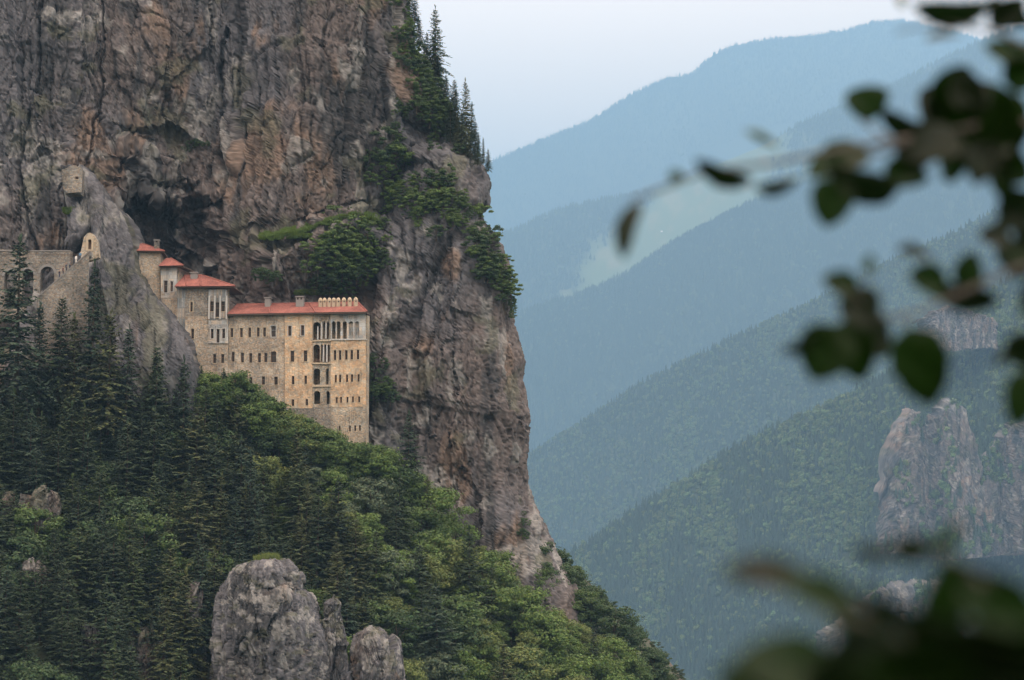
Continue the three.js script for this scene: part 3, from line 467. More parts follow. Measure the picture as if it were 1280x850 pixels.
// the wood on the slope
const tops = curve([[-40, 300], [0, 292], [12, 300], [30, 345], [60, 378], [85, 350], [105, 330], [125, 350], [145, 400], [165, 408], [185, 436], [205, 458], [240, 462], [262, 470], [285, 470], [300, 482], [320, 494], [350, 510], [390, 528], [430, 546], [455, 552], [480, 556], [500, 560], [530, 590], [560, 625], [600, 660], [625, 688], [650, 722], [690, 757], [720, 768], [760, 790], [800, 822], [860, 868]]);
const rearTops = curve([[640, 610], [660, 622], [680, 640], [720, 670], [760, 722], [800, 780], [850, 850], [900, 900]]);
{
  const placed = [], step = 4.6;
  let nS = 0, nL = 0;
  for (let d = 385; d > 268; d -= step * 0.92) for (let x = -112; x < 40; x += step) {
    const xx = x + (rT() - 0.5) * step * 0.95, dd = d + (rT() - 0.5) * step * 0.95, z = -dd, y = ground(xx, z), [px, py] = proj(V(xx, y, z));
    if (px < -45 || px > 900 || py > 1040) continue;
    if (dd > 368 - 12 * sst(250, 60, px) && px < 470) continue;
    if (px > 470 && px < 640 && dd > 374) continue;
    if (px > 235 && px < 530 && dd > 299 && dd < 318 && py > 780) continue;    // room for the outcrop
    if (px > 225 && px < 520 && dd <= 300) continue;
    let lim = px > 655 && dd > 374 ? rearTops(px) : tops(px); lim += 4 + 26 * rT() * rT();
    const k = dd / F, most = (py - lim) * k; if (most < 3) continue;
    const zoneBright = sst(490, 590, px), nearTop = py - lim < 150 && px > 325 && px < 600, corner = px < 130 && py > 900, edge = px < 40 && py < 560 && py > 470;
    const broad = rT() < (zoneBright > 0.5 ? 0.9 : nearTop ? 0.9 : corner ? 0.8 : edge ? 0.75 : px > 420 ? 0.6 : 0.15);
    // keep crags in view
    let hide = false; for (const [cx, cy, cw, ch] of [[62, 636, 20, 30], [112, 800, 12, 24], [182, 806, 18, 30]]) { const tp = py - Math.min(most, 15) / k; if (Math.abs(px - cx) < cw * 0.75 && py > cy - 5 && tp < cy + ch * 0.3 && dd < 324) hide = true; }
    if (hide) continue;
    const h = Math.min(most, broad ? 6.5 + 5.5 * rT() : 12 + 9 * rT());
    placed.push([xx, y, z, px, py, h, broad, zoneBright, dd]);
  }
  for (const [x, y, z, px, py, h, broad, bright, dd] of placed) {
    if (broad || h < 5) {
      const rear = px > 655 && dd > 374;
      const mi = rear ? pick([1, 2, 2]) : px > 560 ? pick([0, 0, 3, 1, 3]) : px > 325 ? pick([0, 1, 0, 3, 2, 4, 3]) : pick([1, 2]), tone = ['bright green', 'mid green', 'dark green', 'yellow green', 'greyish green'][mi], sz = h > 9 ? 'tall' : h > 6 ? 'mid sized' : 'small';
      const [lab, grp] = rear ? ['on the slope behind the foot of the cliff', 'behind the cliff foot'] : px > 540 ? ['on the slope in front of the cliff foot', 'before the cliff foot'] : px > 325 && py < 720 ? ['just below the monastery walls', 'below the monastery walls'] : ['among the dark spruces on the slope', 'among the spruces'];
      plant(leafies, 'broadleaf_tree', `${sz} ${tone} broadleaf tree ${lab}`, 'tree', `${sz} ${tone} broadleaf trees ${grp}`, V(x, y, z), Math.max(3, h), leafMats[mi], 1.0 + 0.3 * rT()); nL++;
    } else {
      const mi = px < 200 ? pick([0, 0, 2, 1]) : pick([0, 1, 2, 3]), tone = ['dark green', 'mid green', 'blue green', 'olive green'][mi], sz = h > 17 ? 'tall' : h > 12.5 ? 'mid sized' : 'short';
      const [lab, grp] = px > 420 ? ['on the slope between the outcrop and the cliff', 'between outcrop and cliff'] : py < 700 ? ['in the wood directly below the monastery', 'below the monastery'] : ['low on the wooded slope beside the rocky patches', 'low on the slope'];
      plant(spruces, 'spruce_tree', `${sz} ${tone} spruce ${lab}`, 'spruce', `${sz} ${tone} spruces ${grp}`, V(x, y, z), h, needleMats[mi], 1.08 + 0.36 * rT()); nS++;
    }
  }
  console.log('slope trees', nS, nL);
}
// shrubs on the ledges of the cliff: [px, py, spread x, spread y, how many, size in metres, label, group]
for (const [cx, cy, sx, sy, n, s, lab, grp, mi] of [
  [520, 60, 14, 34, 16, 4.2, 'green shrub high on the wooded cliff shoulder', 'shrubs on the cliff shoulder', [1, 0, 2]],
  [548, 140, 22, 26, 20, 4.4, 'green shrub under the skyline spruces of the cliff', 'shrubs under the skyline spruces', [2, 1, 1]],
  [515, 235, 30, 32, 26, 4.6, 'leafy shrub in the gully halfway up the cliff', 'shrubs in the cliff gully', [2, 1, 0]],
  [575, 262, 22, 16, 10, 4, 'shrub on the band under the overhanging cliff block', 'shrubs on the cliff band', [0, 1]],
  [618, 330, 14, 36, 20, 4.2, 'shrub along the right edge of the cliff', 'shrubs along the cliff edge', [0, 1, 2]],
  [436, 325, 26, 30, 30, 4.8, 'leafy shrub on the cliff ledge above the long roof', 'shrubs above the long roof', [1, 0, 2]],
  [408, 352, 14, 10, 7, 3.6, 'dark shrub on the rock right above the long roof', 'shrubs on the rock above the roof', [2]],
  [335, 340, 6, 8, 3, 3.2, 'small dark shrub on the orange rock above the roof', 'small shrubs on the orange rock', [2]],
  [478, 492, 10, 16, 8, 3.2, 'shrub in the cleft right of the monastery', 'shrubs in the cleft by the monastery', [1, 2]],
  [462, 455, 3, 14, 4, 2.2, 'small shrub hugging the corner of the monastery', 'small shrubs at the monastery corner', [1, 2]],
  [240, 182, 12, 5, 5, 1.8, 'small olive shrub under the overhang above the cave', 'small shrubs above the cave', [2]],
  [500, 150, 6, 30, 6, 2.4, 'small shrub on the bare cliff left of the shoulder', 'small shrubs on the bare cliff', [1, 2]],
  [655, 660, 4, 14, 4, 2, 'small shrub at the rim of the cliff toe', 'small shrubs at the cliff toe', [1, 2]],
  [645, 388, 4, 10, 4, 2, 'tiny shrub overhanging the valley at the cliff edge', 'tiny shrubs overhanging the valley', [1]],
]) for (let i = 0; i < n * 2.3; i++) {
  const g = () => (rT() + rT() + rT() - 1.5) * 1.25, py = cy + g() * sy * 1.3, px = Math.min(cx + g() * sx * 1.35 + (sy > 25 && cx > 500 ? (py - cy) * 0.35 : 0), cliffEdge(py) - 3), h = s * (0.4 + 0.7 * rT() * (0.4 + 0.6 * rT())), e = cliffEdge(py) - 58, d = cliffDepth(Math.min(px, e), py) + (px > e ? 9.2 * (1 - Math.sqrt(Math.max(0, 1 - ((px - e) / 60) ** 2))) : 0) - 1.5;
  const p = at(px, py, d); p.y -= h * 0.45; plant(shrubs, 'shrub', lab, 'shrub', grp, p, h, leafMats[pick(mi)], 0.9 + 0.5 * rT());
}
{ // low undergrowth and grass that nobody could count
  const im = new THREE.InstancedMesh(shrubs[0].crown, leafMats[2], 1500), m = new THREE.Matrix4(), q = new THREE.Quaternion(), up = V(0, 1, 0); im.name = 'undergrowth';
  for (let i = 0; i < 1500; i++) { const x = lerp(-105, 55, rT()), z = -lerp(285, x > 5 ? 440 : 375, rT()), h = 0.25 + 0.3 * rT(); m.compose(V(x, ground(x, z) - 0.6, z), q.setFromAxisAngle(up, rT() * 6), V(h * 1.3, h, h * 1.3)); im.setMatrixAt(i, m); const v = 0.5 + 0.6 * rT(); im.setColorAt(i, col(v, v, v)); }
  scene.add(tag(im, 'low undergrowth covering the ground between the trees', 'undergrowth', null, 'stuff'));
  const r = rng(5), pos = [], cols = []; for (let i = 0; i < 60; i++) { const th = r() * 6.28, q2 = 0.5 * Math.sqrt(r()), a = V(Math.cos(th) * q2, 0, Math.sin(th) * q2), h = 0.35 + 0.4 * r(), w = 0.05, t = V(a.x * 1.5 + 0.2 * (r() - 0.5), h, a.z * 1.5 + 0.2 * (r() - 0.5)); pos.push(a.x - w, 0, a.z, a.x + w, 0, a.z + w, t.x, t.y, t.z); const v = 0.7 + 0.5 * r(); for (let k = 0; k < 3; k++) cols.push(v, v, v * 0.8); }
  const tuft = soup(pos, cols), spots = [];
  for (let i = 0; i < 1700; i++) { const px = lerp(325, 478, rT()), py = ledge(px) + (rT() + rT() - 1) * 5 + 3 + 4 * fbm(px / 9, 3); spots.push(at(px, py, cliffDepth(px, py) - 1.1)); }
  for (let i = 0; i < 260; i++) { const px = lerp(360, 420, rT()), py = 297 + 3 * (rT() - 0.5) - (px - 360) * 0.06; spots.push(at(px, py, cliffDepth(px, py) - 1.3)); }
  for (let i = 0; i < 160; i++) { const px = lerp(370, 412, rT()), py = 366 + 5 * (rT() - 0.5); spots.push(at(px, py, cliffDepth(px, py) - 0.7)); }
  for (let i = 0; i < 120; i++) { const px = lerp(80, 92, rT()), py = 264 + 7 * (rT() - 0.5); spots.push(at(px, py, spurDepth(px, py) - 0.3)); }
  const gi = new THREE.InstancedMesh(tuft, leafMats[0], spots.length); gi.name = 'ledge_grass'; spots.forEach((p, i) => { const s = 0.5 + 0.6 * rT(); p.y -= 0.1; m.compose(p, q.setFromAxisAngle(up, rT() * 6), V(s, s, s)); gi.setMatrixAt(i, m); }); scene.add(tag(gi, 'bright grass growing along the ledges of the cliff', 'grass', null, 'stuff'));
  const oi = new THREE.InstancedMesh(tuft, leafMats[3], 260); oi.name = 'outcrop_grass'; for (let i = 0; i < 260; i++) { const px = 338 + 26 * (rT() + rT() - 1), p = at(px, 703 + Math.abs(px - 338) * 0.2, 310 + 4 * (rT() - 0.5)); p.y -= 0.1; const s = 0.8 + 1.2 * rT(); m.compose(p, q.setFromAxisAngle(up, rT() * 6), V(s, s * (Math.abs(px - 333) < 9 ? 1.3 : 0.7), s)); oi.setMatrixAt(i, m); } scene.add(tag(oi, 'grass tuft on top of the rounded rock outcrop', 'grass', null, 'stuff'));
}
console.log('plants');

// ---------------------------------------------------------------- the monastery
const masonry = (c, mort, seed, cw, ch, contrast) => tileTex(512, (u, v) => {   // fine rubble courses, too small to pick apart from here; the tile is 8 m
  const row = Math.floor(v * ch), off = h3(row, 0, seed), x = u * cw + off, cx = Math.floor(x) % cw, fx = x - Math.floor(x), fy = v * ch - row;
  const j = fx < 0.08 || fy < 0.12 ? 1 : 0, t = (h3(cx, row, seed + 3) - 0.5) * contrast + (pfbm(u, v, 4, seed, 6) - 0.5) * 1.2 * contrast + (pfbm(u, v, 3, seed + 31, 3) - 0.5) * 0.5 - 0.15 * sst(0.50, 0.85, pn(u, 0.15 * v + 0.1 * pn(u, v, 8, seed), 40, seed + 9)) * sst(0.45, 0.65, pn(u, v, 5, seed + 12)), w = (h3(cx, row, seed + 5) - 0.5) * 0.12;
  return [0, 1, 2].map((k) => (j ? mort[k] : c[k]) * (1 + t * (j ? 0.4 : 1)) * (1 + (k - 1) * -w));
}, true, 1 / 8);
const bumpStone = tileTex(512, (u, v) => { const s = pfbm(u, v, 32, 90, 4); return [s, s, s]; }, false, 1 / 8);
const wallMat = (map) => new THREE.MeshStandardMaterial({ map, bumpMap: bumpStone, bumpScale: 0.12, roughness: 0.95, side: THREE.DoubleSide });
const M = {
  rubble: wallMat(masonry([0.61, 0.565, 0.505], [0.55, 0.51, 0.46], 1, 26, 34, 0.24)), grey: wallMat(masonry([0.50, 0.475, 0.44], [0.43, 0.41, 0.38], 2, 26, 34, 0.3)),
  ochre: wallMat(masonry([0.74, 0.65, 0.545], [0.70, 0.61, 0.505], 3, 16, 24, 0.14)), tan: wallMat(masonry([0.64, 0.595, 0.53], [0.58, 0.54, 0.48], 4, 26, 34, 0.22)),
  plaster: wallMat(masonry([0.66, 0.64, 0.61], [0.65, 0.63, 0.60], 5, 8, 10, 0.12)), slate: wallMat(masonry([0.50, 0.49, 0.47], [0.48, 0.47, 0.45], 6, 30, 4, 0.25)),
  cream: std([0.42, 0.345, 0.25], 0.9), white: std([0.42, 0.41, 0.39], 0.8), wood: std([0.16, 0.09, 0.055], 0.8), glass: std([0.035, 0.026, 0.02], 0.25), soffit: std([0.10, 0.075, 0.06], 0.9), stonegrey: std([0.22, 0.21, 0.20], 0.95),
};
const tileMap = tileTex(512, (u, v) => { const row = Math.floor(v * 34), cx = Math.floor(u * 40 + (row % 2) * 0.5), t = (h3(cx, row, 3) - 0.5) * 0.22 + (pfbm(u, v, 5, 12, 4) - 0.5) * 0.45, f = v * 34 - row < 0.16 ? 0.86 : 1; return [0.525 * (1 + t) * f, 0.32 * (1 + t * 1.2) * f, 0.285 * (1 + t * 1.2) * f]; }, true, 1 / 9);
const tileBump = tileTex(512, (u, v) => { const s = 0.5 + 0.35 * Math.sin(u * 40 * 6.283) + 0.15 * (v * 34 % 1); return [s, s, s]; }, false, 1 / 9);
const roofMat = new THREE.MeshStandardMaterial({ map: tileMap, bumpMap: tileBump, bumpScale: 0.08, roughness: 0.85, side: THREE.DoubleSide });

function frame(name, label, pxL, pyL, dL, pxR, dR) {        // a building with its facade from (pxL, dL) to (pxR, dR)
  const a = at(pxL, pyL, dL), b0 = at(pxR, pyL, dR), turn = Math.atan2(-(b0.z - a.z), b0.x - a.x), g = thing(name, label, 'building', a, turn), ex = V(Math.cos(turn), 0, -Math.sin(turn)), n = V(Math.sin(turn), 0, Math.cos(turn));
  g.userData.on = undefined;
  const on = (px, py, z = 0) => { const r = dirOf(px, py), o = a.clone().addScaledVector(n, z), t = o.dot(n) / r.dot(n), p = r.multiplyScalar(t).sub(a); return [p.dot(ex), p.y]; };
  delete g.userData.on;
  return { g, on };
}
function holeRect(x, y, w, h, arch) { const p = new THREE.Path(); p.moveTo(x - w / 2, y - h / 2); p.lineTo(x + w / 2, y - h / 2); if (arch) { p.lineTo(x + w / 2, y + h / 2 - w / 2); p.absarc(x, y + h / 2 - w / 2, w / 2, 0, Math.PI, false); } else { p.lineTo(x + w / 2, y + h / 2); p.lineTo(x - w / 2, y + h / 2); } p.lineTo(x - w / 2, y - h / 2); return p; }
function panel(B, name, mat, pts, z, thick, holes) {        // pts in photograph measure on the facade plane
  const s = new THREE.Shape(pts.map(([px, py]) => new THREE.Vector2(...B.on(px, py, z)))); holes.forEach((h) => s.holes.push(holeRect(...h)));
  const g = new THREE.ExtrudeGeometry(s, { depth: thick, bevelEnabled: false, curveSegments: 8 }); g.translate(0, 0, z - thick); return mesh(name, g, mat, B.g);
}
const K2 = 368 / F;
function box(name, mat, B, x, y, z, w, h, d, parent) { const g = new THREE.BoxGeometry(w, h, d); const p = g.attributes.position, n = g.attributes.normal, uv = g.attributes.uv; for (let i = 0; i < p.count; i++) uv.setXY(i, Math.abs(n.getX(i)) > 0.5 ? p.getZ(i) : p.getX(i), Math.abs(n.getY(i)) > 0.5 ? p.getZ(i) : p.getY(i)); g.translate(x, y, z); return mesh(name, g, mat, parent ?? B.g); }
// a window: dark pane in the opening, a frame round it, the sill as a sub-part of the frame
function win(B, px, py, w, h, z, o = {}) {
  const [x, y] = B.on(px, py, z), W = w * K2, H = h * K2, pg = new THREE.BoxGeometry(W + 0.1, H + 0.1, 0.05); pg.translate(x, y, z - 0.38);
  const pane = mesh('window', pg, M.glass, B.g), t = 0.075, parts = [];
  const bar = (bx, by, bw, bh, bd = 0.09, bz = -0.3) => { const g = new THREE.BoxGeometry(bw, bh, bd); g.translate(x + bx, y + by, z + bz); parts.push(g); };
  bar(-W / 2 + t / 2, 0, t, H); bar(W / 2 - t / 2, 0, t, H); bar(0, H / 2 - t / 2, W - 2 * t - 0.004, t); bar(0, -H / 2 + t / 2, W - 2 * t - 0.004, t); bar(0, H * 0.12, W - 2 * t - 0.004, 0.05);
  mesh('frame', mergeGeometries(parts), o.frame ?? M.wood, pane);
  const sg = new THREE.BoxGeometry(W + 0.22, 0.12, 0.42); sg.translate(x, y - H / 2 - 0.04, z - 0.12); mesh('sill', sg, o.trim ?? M.cream, pane);
  if (o.trim) { const T = 0.14, q = []; for (const [bx, by, bw, bh] of [[-W / 2 - T / 2, 0.06, T, H + 0.12], [W / 2 + T / 2, 0.06, T, H + 0.12], [0, H / 2 + 0.06 + T / 2, W + 2 * T + 0.02, T]]) { const g = new THREE.BoxGeometry(bw, bh, 0.08); g.translate(x + bx, y + by, z + 0.03); q.push(g); } mesh('surround', mergeGeometries(q), o.trim, pane); }
  return [x, y, W, H];
}
// a hipped or leaning tile roof given by its corner points in the building's own metres
function roof(B, faces, name = 'roof') {
  const pos = [], uv = []; const put = (p, e1, e2, o) => { const d = p.clone().sub(o); pos.push(p.x, p.y, p.z); uv.push(d.dot(e1), d.dot(e2)); };
  for (const f of faces) { const P = f.map((q) => V(...q)), e1 = P[1].clone().sub(P[0]).normalize(), n = e1.clone().cross(P[2].clone().sub(P[0])).normalize(), e2 = n.clone().cross(e1); for (let i = 1; i < P.length - 1; i++) for (const q of [P[0], P[i], P[i + 1]]) put(q, e1, e2, P[0]); }
  const top = new THREE.BufferGeometry(); top.setAttribute('position', new THREE.Float32BufferAttribute(pos, 3)); top.setAttribute('uv', new THREE.Float32BufferAttribute(uv, 2)); top.computeVertexNormals();
  return mesh(name, top, roofMat, B.g);
}
function body(B, mat, x0, x1, y0, y1, z0, z1, cut) {        // the mass behind the facade, narrowing towards the cliff
  const s = new THREE.Shape([[x0, -z0], [x1, -z0], [x1 - cut, -z1], [x0, -z1]].map(([x, y]) => new THREE.Vector2(x, y))), g = new THREE.ExtrudeGeometry(s, { depth: y1 - y0, bevelEnabled: false }); g.rotateX(-Math.PI / 2); g.translate(0, y0, 0); return mesh('inner_wall', g, mat, B.g);
}
function ridgeTiles(parent, pairs, rad = 0.16) { const q = pairs.map(([a, b]) => { const A = V(...a), C = V(...b), c = new THREE.TubeGeometry(new THREE.LineCurve3(A, C), 1, rad, 6); return c; }); q.forEach((g) => mesh('ridge_tile', g, roofMat, parent)); }
const hip = (x0, x1, yE, zF, zB, xr0, xr1, yR, zR, c = 2.6) => [[[x0, yE, zF], [x1, yE, zF], [xr1, yR, zR], [xr0, yR, zR]], [[x1, yE, zF], [x1 - c, yE, zB], [xr1, yR, zR]], [[x1 - c, yE, zB], [x0, yE, zB], [xr0, yR, zR], [xr1, yR, zR]], [[x0, yE, zB], [x0, yE, zF], [xr0, yR, zR]]];

{ // long facade
  const B = frame('monastery_block', 'long ochre monastery facade with five window rows under a red tile roof', 284, 396, 371, 457.5, 367.5), on = B.on;
  const W = [];                                             // [px, py, w, h]
  const X = (q) => 280 + q / 4.253, Y = (q) => 360 + q / 4.253, S = 1 / 4.253;
  const rowA = [[42, 238, 16, 50], [93, 238, 16, 50], [137, 236, 16, 52], [182, 235, 16, 50], [216, 235, 16, 50], [263, 231, 27, 60, 1], [48, 366, 17, 54], [98, 370, 17, 54], [142, 372, 17, 54], [188, 371, 17, 52], [222, 370, 17, 52], [263, 367, 30, 60], [60, 492, 16, 40], [142, 495, 18, 44], [209, 492, 18, 46], [276, 493, 20, 44], [210, 608, 16, 30], [275, 608, 18, 30]];
  const rowB = [[350, 228, 18, 54], [418, 226, 18, 56], [363, 363, 21, 60], [433, 361, 21, 60], [367, 490, 15, 46], [434, 488, 15, 46], [366, 609, 15, 36], [440, 607, 15, 36]];
  const rowC = [[590, 358, 14, 52], [617, 357, 14, 52], [650, 356, 15, 52], [679, 355, 15, 52], [712, 354, 14, 52], [594, 482, 11, 42], [617, 481, 12, 42], [654, 480, 12, 42], [680, 479, 12, 42], [715, 478, 12, 42], [599, 596, 11, 32], [622, 595, 11, 32], [656, 594, 11, 32], [685, 593, 11, 32], [718, 592, 11, 32]];
  const rowD = [[614, 748, 9, 32], [669, 747, 10, 32], [697, 745, 10, 32], [722, 744, 10, 32]];
  const px = (r) => r.map(([x, y, w, h, t]) => [X(x), Y(y), w * S, h * S, t]);
  const holes = (r, z) => r.map(([a, b, w, h]) => [...on(a, b, z), w * K2, h * K2]);
  const A = px(rowA), Bw = px(rowB), C = px(rowC), D = px(rowD);
  const bot = 604;
  panel(B, 'wall', M.rubble, [[284, bot], [356, bot], [356, 391], [284, 394]], 0, 0.6, holes(A, 0));
  panel(B, 'wall', M.ochre, [[356, 510], [390.4, 510], [390.4, 391], [356, 391]], 0.3, 0.9, holes(Bw, 0.3));
  panel(B, 'wall', M.grey, [[356, bot], [390.4, bot], [390.4, 510], [356, 510]], 0.36, 0.96, []);
  A.forEach((w, i) => win(B, w[0], w[1], w[2], w[3], 0, w[4] ? { frame: M.white, trim: M.white } : i < 6 ? { trim: M.cream } : {})); Bw.forEach((w, i) => win(B, w[0], w[1], w[2], w[3], 0.3, i < 2 ? { trim: M.white } : {}));
  // tower of galleries
  const zT = 0.05, th = 0.5, arch = (x0, x1, y0, y1) => { const [xa, yb] = on(X(x0), Y(y1), zT), [xb, yt] = on(X(x1), Y(y0), zT); return [(xa + xb) / 2, (yb + yt) / 2, xb - xa, yt - yb, true]; };
  const gal = [[473, 513, 180, 276], [526, 541, 180, 270], [545, 560, 180, 270], [474, 510, 300, 396], [514, 528, 300, 392], [532, 546, 300, 392], [550, 563, 300, 392], [475, 511, 427, 514], [541, 557, 427, 512], [477, 512, 547, 617], [543, 562, 547, 617]];
  panel(B, 'gallery_wall', M.tan, [[390.4, 509], [413.4, 509], [413.4, 390], [390.4, 391]], zT, th, gal.map((q) => arch(...q)));
  panel(B, 'gallery_base', M.grey, [[390.4, bot], [413.4, bot], [413.4, 509], [390.4, 509]], zT + 0.03, th, []);
  for (const yy of [281, 402, 522]) { const [x0, y0] = on(X(466), Y(yy), zT), [x1] = on(X(570), Y(yy), zT); box('gallery_floor', M.cream, B, (x0 + x1) / 2, y0, zT - 1.0, x1 - x0, 0.28, 2.5); }
  for (const [gx, g0, g1] of [[520, 182, 274], [543, 185, 270], [530, 305, 393], [548, 305, 393], [500, 205, 276]]) { const [x, yt] = on(X(gx), Y(g0), zT), [, yb] = on(X(gx), Y(g1), zT), c = new THREE.CylinderGeometry(0.14, 0.17, yt - yb, 8); c.translate(x, (yt + yb) / 2, zT + 0.12); mesh('column', c, M.white, B.g); }
  for (const [a, b, cc, dd] of [[473, 513, 240, 276], [474, 510, 362, 396]]) { const [x0, y1] = on(X(a), Y(cc), zT), [x1, y0] = on(X(b), Y(dd), zT); for (let k = 0; k < 5; k++) box('baluster', M.wood, B, lerp(x0 + 0.15, x1 - 0.15, k / 4), (y0 + y1) / 2 - 0.4, zT - 0.4, 0.07, 0.9, 0.07); }
  // right wing: white arcade, ochre storeys, tan base
  const arcs = [[573, 594], [599, 620], [631, 653], [663, 686], [695, 719]].map(([a, b]) => arch(a, b, 177, 270));
  panel(B, 'arcade', M.plaster, [[413.4, 424.6], [456.8, 424.0], [456.8, 389], [413.4, 390]], 0.1, 0.5, arcs);
  { const [x0, y0] = on(413.4, 424.6, 0.1), [x1] = on(457, 424.0, 0.1); box('string_course', M.white, B, (x0 + x1) / 2, y0, -0.05, x1 - x0 + 0.2, 0.26, 0.7); }
  panel(B, 'wall', M.ochre, [[413.4, 509], [457.4, 508], [457, 424.8], [413.4, 425.4]], 0.08, 0.5, holes(C, 0.08));
  panel(B, 'wall', M.tan, [[413.4, bot], [458, bot], [457.4, 508.4], [413.4, 509.4]], 0.16, 0.6, holes(D, 0.16));
  C.forEach((w, i) => win(B, w[0], w[1], w[2], w[3], 0.08, i < 5 ? { trim: M.cream } : {})); D.forEach((w) => win(B, w[0], w[1], w[2], w[3], 0.16));
  // windows set back behind the arcade and galleries
  const [xa] = on(285, 396), [xb, yB] = on(457, bot), [, yE] = on(372, 391);
  body(B, M.tan, xa + 0.2, xb - 0.3, yB, yE - 0.8, -2.5, -9.5, 3);
  for (const [sx0, nm] of [[xb - 0.28, 'side_wall'], [xa + 0.3, 'side_wall']]) box(nm, M.tan, B, sx0, (yB + yE) / 2 - 0.3, -1.6, 0.5, yE - yB - 0.6, 2.1);
  for (const q of gal.slice(0, 7)) { const h = arch(...q); box('gallery_door', M.wood, B, h[0], h[1] - 0.2, -2.45, h[2] * 0.6, h[3] * 0.75, 0.12); }
  arcs.slice(3).forEach((h) => box('arcade_panel', M.plaster, B, h[0], h[1] - 0.2, -0.5, h[2] + 0.3, h[3], 0.1));
  // roof
  const [ex0, ey] = on(284, 395.5), [ex1] = on(460.5, 391), xr1 = on(443, 391)[0], r = [[ex0 + 0.1, 0, 0]];
  const eh = ey + 0.35, zr = -5.6, yr = eh + 2.75;
  const rf = roof(B, hip(ex0 + 0.2, ex1, eh, 1.1, -11, ex0 + 0.3, xr1 - 0.5, yr, zr));
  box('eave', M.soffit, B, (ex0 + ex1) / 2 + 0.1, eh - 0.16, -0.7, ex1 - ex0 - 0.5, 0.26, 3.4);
  ridgeTiles(rf, [[[ex0 + 0.3, yr, zr], [xr1 - 0.5, yr, zr]], [[xr1 - 0.5, yr, zr], [ex1, eh, 1.1]], [[on(330, 391)[0], yr, zr], [on(338, 391)[0], eh + 0.05, 1.1]], [[on(378, 391)[0], yr, zr], [on(396, 391)[0], eh + 0.05, 1.1]]]);
  const onRoof = (p, t) => [on(p, 391)[0], lerp(eh, yr, t), lerp(1.1, zr, t)];
  for (const [p, t, w, h] of [[328.5, 0.75, 1.1, 1.7], [369.5, 0.7, 1.5, 1.9]]) {
    const [x, y, z] = onRoof(p, t), c = box('chimney', M.stonegrey, B, x, y + h / 2 - 0.6, z, w, h + 0.6, 1.0); box('cap', M.stonegrey, B, x, y + h - 0.12, z, w + 0.3, 0.22, 1.3, c); if (w > 1.3) for (const s of [-1, 1]) box('flue_opening', M.glass, B, x + s * 0.35, y + h - 0.5, z + 0.48, 0.34, 0.4, 0.1, c);
  }
  for (const p of [396, 401.2, 407.2, 412.8, 418.5, 425.5, 432.8, 440.4]) {
    const [x, y, z] = onRoof(p, 0.62), c = new THREE.LatheGeometry([[0.42, -0.8], [0.42, 0.95], [0.5, 1.0], [0.5, 1.1], [0.42, 1.15], [0.38, 1.4], [0.22, 1.62], [0, 1.7]].map(([a, b]) => new THREE.Vector2(a, b)), 12); c.translate(x, y, z); const m = mesh('roof_turret', c, M.cream, B.g);
    box('turret_opening', M.soffit, B, x + 0.12, y + 0.95, z + 0.36, 0.22, 0.5, 0.12, m);
  }
}
